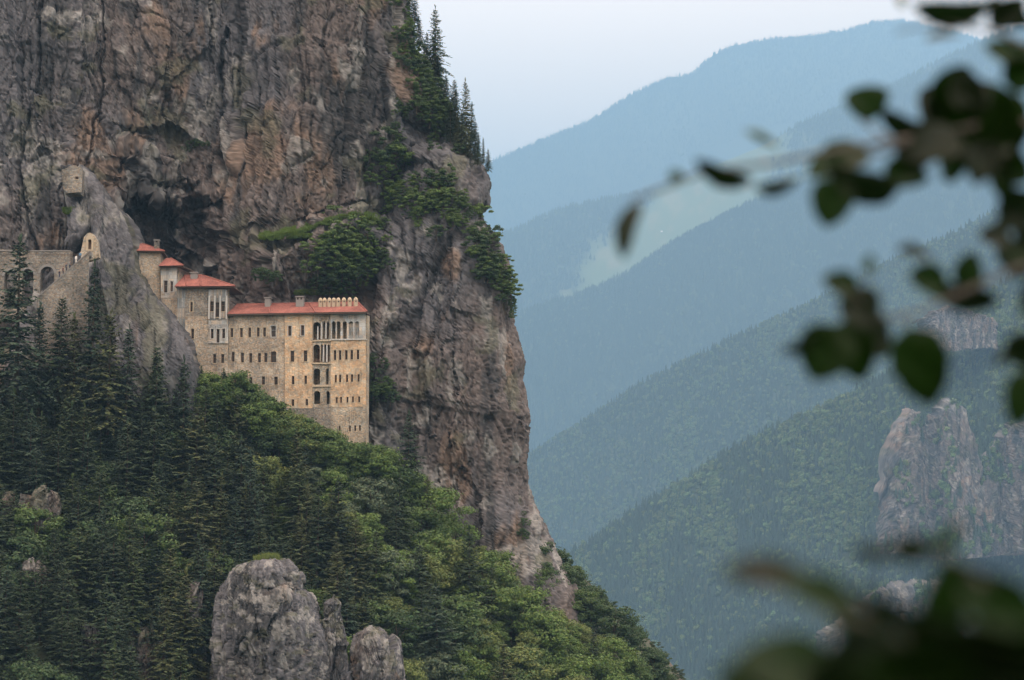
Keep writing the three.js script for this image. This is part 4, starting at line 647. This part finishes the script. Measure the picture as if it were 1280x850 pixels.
{ // middle block
  const B = frame('monastery_wing', 'middle monastery block with hipped red roof and oriel of three windows', 221, 360, 371, 284.5, 370.6), on = B.on, X = (q) => 150 + q / 4.25, Y = (q) => 280 + q / 4.25, S = 1 / 4.25;
  const px = (r) => r.map(([x, y, w, h, t]) => [X(x), Y(y), w * S, h * S, t]), holes = (r, z) => r.map(([a, b, w, h]) => [...on(a, b, z), w * K2, h * K2]);
  const Wn = px([[380, 440, 14, 54], [386, 583, 16, 54], [392, 693, 14, 40], [502, 715, 17, 50], [545, 715, 17, 50]]);
  const bay = px([[488, 438, 20, 56], [517, 455, 22, 82], [547, 438, 20, 56], [490, 583, 16, 52], [521, 595, 17, 74], [551, 582, 16, 52]]);
  panel(B, 'wall', M.slate, [[221, 420], [231.5, 420], [231.5, 360], [221, 360]], 0.1, 0.6, []);
  panel(B, 'wall', M.grey, [[221, 560], [231.5, 560], [231.5, 420], [221, 420]], 0.14, 0.6, []);
  panel(B, 'wall', M.grey, [[231.5, 395], [260.5, 395], [260.5, 360], [231.5, 360]], 0.03, 0.6, holes(Wn.slice(0, 1), 0.03));
  panel(B, 'wall', M.rubble, [[231.5, 560], [284.8, 560], [284.8, 429], [260.5, 429], [260.5, 395], [231.5, 395]], 0, 0.6, holes(Wn.slice(1), 0));
  panel(B, 'oriel', M.slate, [[260.5, 398], [284.2, 398], [284.2, 362], [260.5, 362]], 0.5, 0.6, holes(bay.slice(0, 3), 0.5));
  panel(B, 'oriel_base', M.plaster, [[260.5, 429], [285, 429], [285, 398], [260.5, 398]], 0.25, 0.6, holes(bay.slice(3), 0.25));
  Wn.forEach((w, i) => win(B, w[0], w[1], w[2], w[3], i ? 0 : 0.03, { trim: i < 2 ? M.cream : undefined }));
  bay.forEach((w, i) => win(B, w[0], w[1], w[2], w[3], i < 3 ? 0.5 : 0.25, { frame: M.wood, trim: i > 2 ? M.white : undefined }));
  for (const p of [261.5, 268.5, 275.3, 283.3]) { const [x, y] = on(p, 383, 0.5); box('pilaster', M.white, B, x, y - 0.2, 0.53, 0.3, 4.6, 0.12); }
  const [x0] = on(222, 360), [x1, yB] = on(284, 560); body(B, M.tan, x0 + 0.2, x1 - 0.2, yB, -0.1, -0.62, -8.6, 2);
  const a = on(219.6, 360)[0], b = on(295.5, 360)[0], e = 0.05, rl = on(224, 360)[0], rr = on(247, 360)[0];
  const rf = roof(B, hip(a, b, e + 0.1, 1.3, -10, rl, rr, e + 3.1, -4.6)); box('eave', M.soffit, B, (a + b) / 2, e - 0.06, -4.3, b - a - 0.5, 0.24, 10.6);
  ridgeTiles(rf, [[[rl, e + 3.1, -4.6], [rr, e + 3.1, -4.6]], [[rr, e + 3.1, -4.6], [b, e + 0.1, 1.3]], [[rl, e + 3.1, -4.6], [on(235, 360)[0], e + 0.15, 1.3]], [[rr - 0.6, e + 3.1, -4.6], [on(252, 360)[0], e + 0.15, 1.3]]]);
  const [cx] = on(238.5, 350); const c = box('chimney', M.stonegrey, B, cx, e + 2.6, -3.2, 1.3, 1.7, 1); box('cap', M.stonegrey, B, cx, e + 3.4, -3.2, 1.6, 0.22, 1.3, c);
}
{ // narrow tower
  const B = frame('stone_tower', 'narrow pale stone tower with a leaning red roof above the rock spur', 201, 334, 373.5, 221.5, 373), on = B.on, X = (q) => 150 + q / 4.25, Y = (q) => 280 + q / 4.25, S = 1 / 4.25;
  const w = [[243, 333, 22, 66], [275, 332, 15, 56], [279, 495, 14, 34]].map(([x, y, a, b]) => [X(x), Y(y), a * S, b * S]), holes = w.map(([a, b, c, d]) => [...on(a, b, 0), c * K2, d * K2]);
  panel(B, 'wall', M.plaster, [[201, 372], [221, 372], [221, 334], [201, 334]], 0, 0.5, holes.slice(0, 2)); panel(B, 'wall', M.rubble, [[201, 470], [222, 470], [222, 372], [201, 372]], 0.04, 0.5, holes.slice(2));
  w.forEach((q, i) => win(B, q[0], q[1], q[2], q[3], i < 2 ? 0 : 0.04, { trim: i < 2 ? M.white : M.cream }));
  const [x0] = on(201, 334), [x1, yB] = on(221, 470); box('inner_wall', M.rubble, B, (x0 + x1) / 2, yB / 2 - 0.1, -3.6, x1 - x0 - 0.2, -yB - 0.1, 6);
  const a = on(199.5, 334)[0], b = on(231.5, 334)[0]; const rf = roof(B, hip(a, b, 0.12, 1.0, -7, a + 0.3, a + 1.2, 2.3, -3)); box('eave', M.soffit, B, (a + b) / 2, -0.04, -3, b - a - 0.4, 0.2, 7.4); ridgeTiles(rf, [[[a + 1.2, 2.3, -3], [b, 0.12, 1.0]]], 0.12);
}
{ // upper hut
  const B = frame('stone_hut', 'small stone hut with red roof and chimney at the mouth of the cave', 163, 315, 374, 201, 374.4), on = B.on;
  const o0 = on(170.5, 319.5, 0); panel(B, 'wall', M.rubble, [[162, 400], [200.4, 400], [200.4, 314], [162, 314]], 0, 0.5, [[o0[0], o0[1], 1.2, 1.0]]);
  win(B, 170.5, 319.5, 8, 6.5, 0, { frame: M.white, trim: M.white });
  const [x0] = on(163, 315), [x1, yB] = on(200, 400); box('inner_wall', M.rubble, B, (x0 + x1) / 2, yB / 2 - 0.1, -3.2, x1 - x0 - 0.2, -yB - 0.1, 5.4);
  const a = on(161, 315)[0], b = on(206.5, 315)[0], e = 0.15, ap = on(172, 315)[0]; const rf = roof(B, hip(a, b, e, 0.9, -6.5, ap - 0.4, ap + 0.6, e + 2.0, -2.6)); box('eave', M.soffit, B, (a + b) / 2, e - 0.14, -2.8, b - a - 0.4, 0.2, 7); ridgeTiles(rf, [[[ap + 0.6, e + 2.0, -2.6], [b, e, 0.9]], [[ap - 0.4, e + 2, -2.6], [a, e, 0.9]]], 0.12);
  const [cx] = on(195.6, 310); const c = box('chimney', M.grey, B, cx, e + 1.1, -0.6, 0.95, 2.3, 0.9); box('cap', M.stonegrey, B, cx, e + 2.3, -0.6, 1.2, 0.2, 1.15, c); box('flue_opening', M.glass, B, cx, e + 2.0, -0.12, 0.4, 0.3, 0.1, c);
}
{ // lookout on top of the spur, door below it
  const B = frame('lookout_hut', 'small ruined stone lookout hut on top of the rock spur', 77, 232, 368.2, 103, 368.2), on = B.on, h0 = on(96, 222.5);
  panel(B, 'wall', M.grey, [[79, 236], [84, 241], [102, 240], [103, 214], [101, 209], [97, 208.5], [95, 206.5], [88, 207], [84, 210], [77, 212]], 0, 0.6, [[h0[0], h0[1], 0.6, 0.6]]); win(B, 96, 222.5, 3.9, 3.9, 0);
  const [x0] = on(80, 232), [x1, yt] = on(101, 211); box('inner_wall', M.grey, B, (x0 + x1) / 2, yt / 2 - 0.6, -2.3, x1 - x0 - 0.2, yt + 1.8, 3.2);
}
{
  const B = frame('doorway', 'pointed doorway with pale surround at the head of the stairway', 106, 312, 356, 119, 356), on = B.on, d = on(112.4, 305.5), f = on(112.4, 303);
  panel(B, 'wall', M.tan, [[98, 330], [124, 322], [121, 300], [116, 292], [110, 291], [105, 296]], 0, 1.6, [[d[0], d[1], 0.62, 1.9, true]]);
  const s = new THREE.Shape(); const q = [[-0.7, -1.6], [0.7, -1.6], [0.7, 0.9], [0, 1.9], [-0.7, 0.9]].map(([x, y]) => new THREE.Vector2(f[0] + x, f[1] + y)); s.setFromPoints(q); s.holes.push(holeRect(d[0], d[1], 0.62, 1.9, true)); const g = new THREE.ExtrudeGeometry(s, { depth: 0.15, bevelEnabled: false }); g.translate(0, 0, 0.01); mesh('surround', g, M.cream, B.g);
  const pg = new THREE.BoxGeometry(0.8, 2.1, 0.1); pg.translate(d[0], d[1], -0.6); mesh('door', pg, M.wood, B.g);
}
// aqueduct and stairway
{
  const B = frame('aqueduct', 'rough stone aqueduct wall with round arches beside the stairway', 8, 350, 366, 84, 366), on = B.on, arcs = [[58.8, 343, 17], [34.5, 346, 14], [12, 348, 14]].map(([p, y, w]) => { const [x, yy] = on(p, y + 14, 0); return [x, yy, w * 0.1532, 48 * 0.1532, true]; });
  panel(B, 'wall', M.grey, [[-10, 400], [88, 400], [88, 313], [32, 314], [20, 312], [-10, 311]], 0, 2.2, arcs);
  arcs.forEach(([x, y, w, h]) => { const s = new THREE.Shape(); s.absarc(x, y + h / 2 - w / 2, w / 2 + 0.45, 0, Math.PI, false); s.absarc(x, y + h / 2 - w / 2, w / 2 + 0.004, Math.PI, 0, true); const g = new THREE.ExtrudeGeometry(s, { depth: 0.12, bevelEnabled: false }); g.translate(0, 0, 0.005); mesh('arch_ring', g, M.stonegrey, B.g); });
  const [a, y] = on(-10, 314.5), [b] = on(88, 314.5); const cg = new THREE.BoxGeometry(b - a, 0.2, 2.5); cg.translate((a + b) / 2, y + 0.15, -1.1); mesh('coping', cg, M.stonegrey, B.g);
  const rg = new THREE.TubeGeometry(new THREE.LineCurve3(V(a, y - 0.5, 0.25), V(b + 2, y - 0.55, 0.25)), 1, 0.05, 5); mesh('pipe', rg, M.soffit, B.g);
}
const stairPeople = [];
{
  const A = at(47, 371, 354), C = at(112, 313.5, 354), g = thing('stairway', 'steep stone stairway climbing from the aqueduct to the doorway', 'stairs', A), dx = C.x - A.x, dy = C.y - A.y, dz = C.z - A.z, n = 40;
  for (let i = 0; i < n; i++) { const s = new THREE.BoxGeometry(dx / n + 0.02, 0.9, 2.2); s.translate(dx * (i + 0.5) / n, dy * (i + 1) / n - 0.45, dz * (i + 0.5) / n - 1.3); mesh('step', s, M.stonegrey, g); }
  const sh = new THREE.Shape([[0, -14], [dx, -8], [dx, dy - 0.25], [0, -0.25]].map(([x, y]) => new THREE.Vector2(x, y))), wg = new THREE.ExtrudeGeometry(sh, { depth: 0.35, bevelEnabled: false }); mesh('parapet', wg, M.grey, g);
  const len = Math.hypot(dx, dy), cg = new THREE.BoxGeometry(len, 0.16, 0.55); cg.rotateZ(Math.atan2(dy, dx)); cg.translate(dx / 2, dy / 2 - 0.2, 0.17); mesh('kerb', cg, M.stonegrey, g); g.rotation.y = Math.atan2(-dz, dx) * 0;
  for (const t of [0.40, 0.47, 0.53, 0.60, 0.72, 0.80]) stairPeople.push([V(A.x + dx * t, A.y + dy * (Math.ceil(t * n) / n), A.z - 0.7), t]);
}
console.log('monastery');
// ---------------------------------------------------------------- visitors on the stairway
function person(seed, shirt, legs, hair, lean) {
  const res = 46, mc = new MarchingCubes(res, std([1, 1, 1]), false, false, 60000), size = 1.0;       // the field spans -1..1 for 2 m
  const J = { head: [0.02, 0.70, 0.03], neck: [0, 0.55, 0], chest: [0, 0.40, 0], hip: [0, 0.02, 0], kL: [-0.10, -0.42, 0.10], fL: [-0.10, -0.84, -0.02], kR: [0.10, -0.40, 0.02], fR: [0.12, -0.84, 0.06], tL: [-0.10, -0.85, 0.12], tR: [0.12, -0.85, 0.2], sL: [-0.19, 0.46, 0], eL: [-0.26, 0.18, 0.02], wL: [-0.24, -0.04, 0.12], sR: [0.19, 0.46, 0], eR: [0.27, 0.2, 0.0], wR: [0.25, -0.02, 0.14] };
  const bones = [['head', 'head', 0.115, 0.115], ['head', 'neck', 0.07, 0.06], ['neck', 'chest', 0.07, 0.16], ['chest', 'hip', 0.16, 0.15], ['sL', 'sR', 0.075, 0.075], ['hip', 'kL', 0.105, 0.075], ['kL', 'fL', 0.075, 0.05], ['hip', 'kR', 0.105, 0.075], ['kR', 'fR', 0.075, 0.05], ['fL', 'tL', 0.05, 0.04], ['fR', 'tR', 0.05, 0.04], ['sL', 'eL', 0.065, 0.05], ['eL', 'wL', 0.05, 0.045], ['sR', 'eR', 0.065, 0.05], ['eR', 'wR', 0.05, 0.045]];
  const cap = (x, y, z, A, C, r0, r1) => { const bx = C[0] - A[0], by = C[1] - A[1], bz = C[2] - A[2], px = x - A[0], py = y - A[1], pz = z - A[2], l = bx * bx + by * by + bz * bz, t = l ? clamp((px * bx + py * by + pz * bz) / l) : 0; return Math.hypot(px - bx * t, py - by * t, pz - bz * t) - lerp(r0, r1, t); };
  for (let k = 0; k < res; k++) for (let j = 0; j < res; j++) for (let i = 0; i < res; i++) { const x = (i - res / 2) / (res / 2), y = (j - res / 2) / (res / 2), z = (k - res / 2) / (res / 2); let d = 9; for (const [a, b, r0, r1] of bones) { const q = cap(x, y, z, J[a], J[b], r0, r1), h = clamp(0.5 + 0.5 * (d - q) / 0.05); d = lerp(d, q, h) - 0.05 * h * (1 - h); } mc.field[i + j * res + k * res * res] = -d; }
  mc.isolation = 0; mc.update();
  const n = mc.count, pos = new Float32Array(mc.positionArray.subarray(0, n * 3)), nor = new Float32Array(mc.normalArray.subarray(0, n * 3)), c = new Float32Array(n * 3);
  for (let i = 0; i < n; i++) { const y = pos[i * 3 + 1], z = pos[i * 3 + 2], x = Math.abs(pos[i * 3]); c.set(y > 0.72 || (y > 0.62 && z < 0) ? hair : y > 0.53 ? [0.45, 0.28, 0.2] : y > 0 ? (x > 0.2 && y < 0.1 ? [0.45, 0.28, 0.2] : shirt) : y > -0.8 ? legs : [0.04, 0.04, 0.04], i * 3); pos[i * 3 + 1] += 0.89; }
  const g = new THREE.BufferGeometry(); g.setAttribute('position', new THREE.BufferAttribute(pos, 3)); g.setAttribute('normal', new THREE.BufferAttribute(nor, 3)); g.setAttribute('color', new THREE.BufferAttribute(c, 3)); return g;
}
{
  const looks = [[[0.03, 0.03, 0.05], [0.03, 0.04, 0.08], 'person in dark clothes, lowest on the stone stairway'], [[0.12, 0.05, 0.05], [0.04, 0.04, 0.05], 'person in dark red top climbing the stone stairway'], [[0.05, 0.06, 0.09], [0.05, 0.05, 0.06], 'person in dark blue top climbing the stone stairway'], [[0.18, 0.17, 0.17], [0.03, 0.04, 0.07], 'person in grey top climbing the stone stairway'], [[0.75, 0.74, 0.72], [0.6, 0.58, 0.55], 'person in white clothes on the upper stairway'], [[0.10, 0.22, 0.34], [0.05, 0.06, 0.1], 'person in blue top just below the pointed doorway']];
  const vm = std([1, 1, 1], 0.9, { vertexColors: true });
  stairPeople.forEach(([p], i) => { const m = mesh('person', person(i, looks[i][0], looks[i][1], [0.03, 0.02, 0.015]), vm, scene); m.position.copy(p); m.rotation.y = 1.3 + 0.3 * i; tag(m, looks[i][2], 'person'); });
}

// ---------------------------------------------------------------- the sapling whose twigs hang into the picture, out of focus
const leafTex = tileTex(256, (u, v) => { const x = Math.abs(u - 0.5), rib = x < 0.012 ? 1 : 0, side = Math.abs(((v - x * 0.9) * 9) % 1 - 0.5) < 0.05 ? 0.6 : 0, n = pfbm(u, v, 10, 5, 4) - 0.5; const s = 0.85 + 0.5 * n; return [s * (0.75 + 0.2 * Math.max(rib, side)), s * (0.8 + 0.15 * Math.max(rib, side)), s * 0.7]; }, false);
const saplingLeaf = [[0.016, 0.050, 0.005], [0.009, 0.024, 0.006], [0.06, 0.11, 0.014]].map((c) => new THREE.MeshPhysicalMaterial({ color: col(...c), map: leafTex, roughness: 0.45, specularIntensity: 0.25, transmission: 0.5, thickness: 0, side: THREE.DoubleSide }));
function leafBlade(curl, fold) {                          // an ovate blade one unit long, base at the origin, along +y
  const nu = 6, nv = 10, pos = [], uv = [], idx = [];
  for (let j = 0; j <= nv; j++) for (let i = 0; i <= nu; i++) { const v = j / nv, u = i / nu * 2 - 1, w = 0.5 * Math.pow(Math.sin(Math.PI * Math.pow(v, 0.78) * 0.985 + 0.02), 0.62) * (v > 0.9 ? 1 - (v - 0.9) * 3 : 1) * (1 + 0.04 * Math.sin(v * 40)); pos.push(u * w, v, -curl * v * v + fold * Math.abs(u) * w + 0.02 * Math.sin(v * 9 + u * 3)); uv.push((u * w) + 0.5, v); if (i < nu && j < nv) { const k = j * (nu + 1) + i; idx.push(k, k + 1, k + nu + 1, k + 1, k + nu + 2, k + nu + 1); } }
  const g = new THREE.BufferGeometry(); g.setAttribute('position', new THREE.Float32BufferAttribute(pos, 3)); g.setAttribute('uv', new THREE.Float32BufferAttribute(uv, 2)); g.setIndex(idx); g.computeVertexNormals(); return g;
}
const blades = [leafBlade(0.12, 0.25), leafBlade(0.3, 0.15), leafBlade(-0.15, 0.35), leafBlade(0.5, 0.1)];
const twigMat = std([0.085, 0.075, 0.068], 0.8);
const sap = thing('sapling', 'blurred dark leafy twigs of a sapling hanging into the view of the valley', 'sapling', V(1.15, -2.0, -1.9));
const inSap = (px, py, d) => at(px, py, d).sub(sap.position);
function twig(pts, r0, r1) { mesh('twig', limb(pts, r0, r1), twigMat, sap); }
const rL = rng(99);
// [px, py of the middle, length px, width px, direction in degrees (0 up, 90 right), tilt away, depth, tint]
function leafAt(px, py, L, W, dirDeg, tilt, d, tint, roll = 0, shape) {
  const k = d / F, m = mesh('leaf', blades[shape ?? Math.floor(rL() * 3)], saplingLeaf[tint], sap), a = -dirDeg * Math.PI / 180;
  const e = new THREE.Euler(0, 0, 0), qz = new THREE.Quaternion().setFromAxisAngle(V(0, 0, 1), a), qx = new THREE.Quaternion().setFromAxisAngle(V(1, 0, 0), tilt), qy = new THREE.Quaternion().setFromAxisAngle(V(0, 1, 0), roll);
  m.quaternion.copy(qz).multiply(qx).multiply(qy); const ln = L * k / Math.max(0.35, Math.cos(tilt)), wd = W * k / Math.max(0.75, Math.cos(roll)); m.scale.set(wd, ln, (ln + wd) / 2);
  const c = inSap(px, py, d), off = V(0, 0.5 * ln, 0).applyQuaternion(m.quaternion); m.position.copy(c).sub(off);
}
const UP = [
  [783, 283, 80, 34, 205, 0.3, 2.45, 1, 0.9, 1], [846, 221, 24, 18, 100, 0.2, 2.45, 2], [950, 178, 56, 30, 285, 0.2, 2.5, 2, 1.1], [905, 222, 80, 34, 275, 0.5, 2.4, 1, -1.15], [970, 225, 70, 34, 262, 0.4, 2.4, 1, -1.2],
  [1084, 128, 52, 62, 178, 0.2, 2.5, 0, 0.2], [1190, 106, 66, 56, 40, 0.3, 2.4, 0, 0.2], [1040, 252, 72, 62, 195, 0.1, 2.3, 0, 0.2], [1076, 226, 105, 60, 285, -0.3, 2.3, 1, -1.15], [1050, 196, 92, 52, 250, 0.5, 2.4, 0, 0.5], [1135, 216, 64, 40, 110, 0.5, 2.35, 0, 0.4], [1135, 163, 90, 40, 280, 0.4, 2.4, 1, -1.2],
  [1205, 165, 95, 78, 60, 0.3, 2.35, 0, 0.2], [1170, 178, 80, 60, 250, 0.4, 2.3, 1, 0.4], [1246, 150, 84, 64, 20, 0.3, 2.3, 0, 0.3], [1228, 200, 74, 50, 200, 0.3, 2.3, 1, 0.3], [1253, 222, 60, 40, 185, 0.2, 2.35, 0, 0.2], [1256, 64, 52, 40, 300, 0.3, 2.4, 0, 0.3], [1276, 92, 50, 50, 70, 0.3, 2.4, 0, 0.2], [1262, 20, 60, 34, 120, 0.4, 2.45, 1, 0.5], [1180, 46, 56, 30, 265, 0.3, 2.5, 1, 1.1], [1195, 18, 110, 46, 255, 0.4, 2.45, 1, -1.2], [1126, 2, 20, 14, 180, 0, 2.5, 2], [1245, 6, 34, 30, 30, 0, 2.45, 1],
  [1262, 282, 60, 34, 250, 0.3, 2.3, 1, 0.4], [1278, 322, 40, 60, 200, 0.2, 2.3, 0, 0.2], [1274, 260, 60, 60, 80, 0.3, 2.3, 1, 0.2],
  [1052, 356, 56, 42, 290, 0.3, 2.2, 0, 0.3], [1078, 388, 70, 58, 165, 0.2, 2.2, 1, 0.3], [1032, 440, 84, 80, 205, 0.1, 2.2, 0, 0.15], [1066, 436, 86, 66, 170, 0.15, 2.25, 0, 0.3], [1092, 422, 70, 56, 155, 0.3, 2.3, 1, 0.3], [1151, 456, 110, 82, 165, 0.1, 2.15, 0, 0.15], [1086, 330, 30, 18, 20, 0, 2.2, 2], [1143, 316, 50, 30, 285, 0.4, 2.3, 1, 0.9], [1158, 354, 66, 52, 280, 0.3, 2.3, 0, 0.3], [1212, 338, 52, 46, 30, 0.2, 2.3, 0, 0.3], [1212, 368, 80, 38, 98, 0.4, 2.3, 1, 0.6], [1004, 428, 66, 34, 240, 0.3, 2.2, 1, -1.2], [1256, 432, 70, 36, 235, 0.2, 2.2, 1, -1.2], [1278, 495, 80, 50, 200, 0.2, 2.1, 0, 0.3], [1280, 440, 60, 46, 140, 0.2, 2.15, 1, 0.3],
];
UP.forEach((q) => leafAt(q[0], q[1], q[2] * 0.9, q[3] * 0.9, ...q.slice(4)));
for (let i = 0; i < 18; i++) { const t = rL(), px = lerp(1130, 1290, t), py = lerp(175, 120, t) + 120 * (rL() - 0.45) * (0.4 + t); leafAt(px, py, 44 + 22 * rL(), 34 + 16 * rL(), 360 * rL(), 0.5 * rL(), 2.3 + 0.25 * rL(), rL() < 0.6 ? 0 : 1, 0.6 * rL()); }
for (let i = 0; i < 8; i++) leafAt(lerp(1225, 1290, rL()), lerp(0, 330, rL()), 46 + 20 * rL(), 34 + 14 * rL(), 360 * rL(), 0.5 * rL(), 2.3 + 0.2 * rL(), rL() < 0.6 ? 0 : 1, 0.6 * rL());
const LOW = [
  [965, 716, 110, 46, 288, 0.3, 1.35, 1, 0.8], [1030, 750, 120, 56, 300, 0.3, 1.3, 0, 0.8], [1075, 790, 100, 60, 310, 0.3, 1.3, 1, 0.6], [1098, 680, 70, 40, 280, 0.3, 1.5, 1, -1.2], [1142, 687, 50, 34, 100, 0.3, 1.5, 0, 0.7], [1180, 672, 66, 30, 55, 0.3, 1.5, 2, 0.9], [1228, 716, 110, 46, 100, 0.3, 1.45, 1, 0.9], [1185, 748, 90, 66, 20, 0.3, 1.4, 0, 0.3],
  [1180, 800, 220, 120, 275, -0.3, 1.2, 1, -1.15], [1255, 770, 120, 80, 300, 0.3, 1.3, 0, 0.4], [995, 832, 130, 80, 290, 0.3, 1.25, 0, 0.6], [1080, 835, 130, 90, 250, 0.3, 1.25, 1, 0.4], [1160, 842, 150, 90, 80, 0.4, 1.2, 0, 0.4], [1245, 840, 130, 110, 100, 0.3, 1.2, 1, 0.3], [1120, 870, 160, 100, 280, 0.3, 1.2, 0, 0.3], [1270, 820, 90, 70, 20, 0.3, 1.25, 0, 0.3], [960, 868, 120, 80, 300, 0.3, 1.25, 0, 0.3], [1040, 880, 140, 90, 320, 0.3, 1.2, 1, 0.3],
];
LOW.forEach((q) => leafAt(...q));
{ // leaves of the same sapling further right, outside the frame
  for (let i = 0; i < 26; i++) { const up = rL() < 0.55; leafAt(1300 + 260 * rL(), up ? 60 + 420 * rL() : 640 + 300 * rL(), up ? 80 : 130, up ? 60 : 90, 360 * rL(), 0.6 * rL(), up ? 2.3 : 1.35, Math.floor(2 * rL()), 0.5 * rL()); }
}
const U = (list) => list.map(([x, y, d]) => inSap(x, y, d));
twig(U([[790, 250, 2.45], [850, 222, 2.45], [960, 205, 2.42], [1060, 185, 2.4], [1160, 170, 2.36], [1290, 150, 2.3], [1500, 230, 2.1]]), 0.0022, 0.007);
twig(U([[1075, 150, 2.5], [1120, 175, 2.42], [1180, 168, 2.36]]), 0.0015, 0.003); twig(U([[1040, 215, 2.3], [1090, 195, 2.36], [1150, 172, 2.36]]), 0.0015, 0.003);
twig(U([[1120, 40, 2.5], [1200, 28, 2.45], [1290, 60, 2.4], [1500, 200, 2.1]]), 0.0015, 0.006); twig(U([[1200, 120, 2.4], [1240, 150, 2.35], [1290, 152, 2.3]]), 0.0015, 0.003);
twig(U([[1040, 350, 2.2], [1075, 370, 2.2], [1110, 400, 2.2], [1180, 375, 2.28], [1290, 330, 2.25], [1520, 330, 2.0]]), 0.0016, 0.006); twig(U([[1085, 335, 2.2], [1080, 370, 2.2], [1070, 410, 2.22]]), 0.001, 0.002); twig(U([[1150, 420, 2.15], [1125, 398, 2.2], [1105, 396, 2.2]]), 0.001, 0.002);
twig(U([[1270, 400, 2.2], [1300, 440, 2.2], [1520, 420, 2.0]]), 0.001, 0.004);
twig(U([[930, 708, 1.35], [1000, 730, 1.32], [1070, 775, 1.3], [1160, 820, 1.28], [1290, 850, 1.3], [1600, 860, 1.6]]), 0.002, 0.006); twig(U([[1100, 690, 1.5], [1170, 690, 1.5], [1230, 730, 1.42], [1290, 830, 1.32]]), 0.0012, 0.003);
{ // stem, right of the frame, rooted in the knoll
  const s = (x, y, z) => V(x, y, z).sub(sap.position); const top = at(1500, 200, 2.1);
  mesh('trunk', limb([s(1.12, -3.2, -1.95), s(1.05, -1.2, -1.95), s(0.95, -0.2, -2.0), top.clone().sub(sap.position), s(0.7, 1.2, -2.1)], 0.022, 0.008), twigMat, sap);
  twig([...U([[1600, 860, 1.6]]), s(1.05, -0.6, -1.95)], 0.006, 0.008); twig([...U([[1520, 330, 2.0]]), s(0.96, -0.1, -2.0)], 0.006, 0.008); twig([...U([[1520, 420, 2.0]]), s(0.98, -0.25, -2.0)], 0.004, 0.006);
}
camera.updateMatrixWorld();
renderer.render(scene, camera);
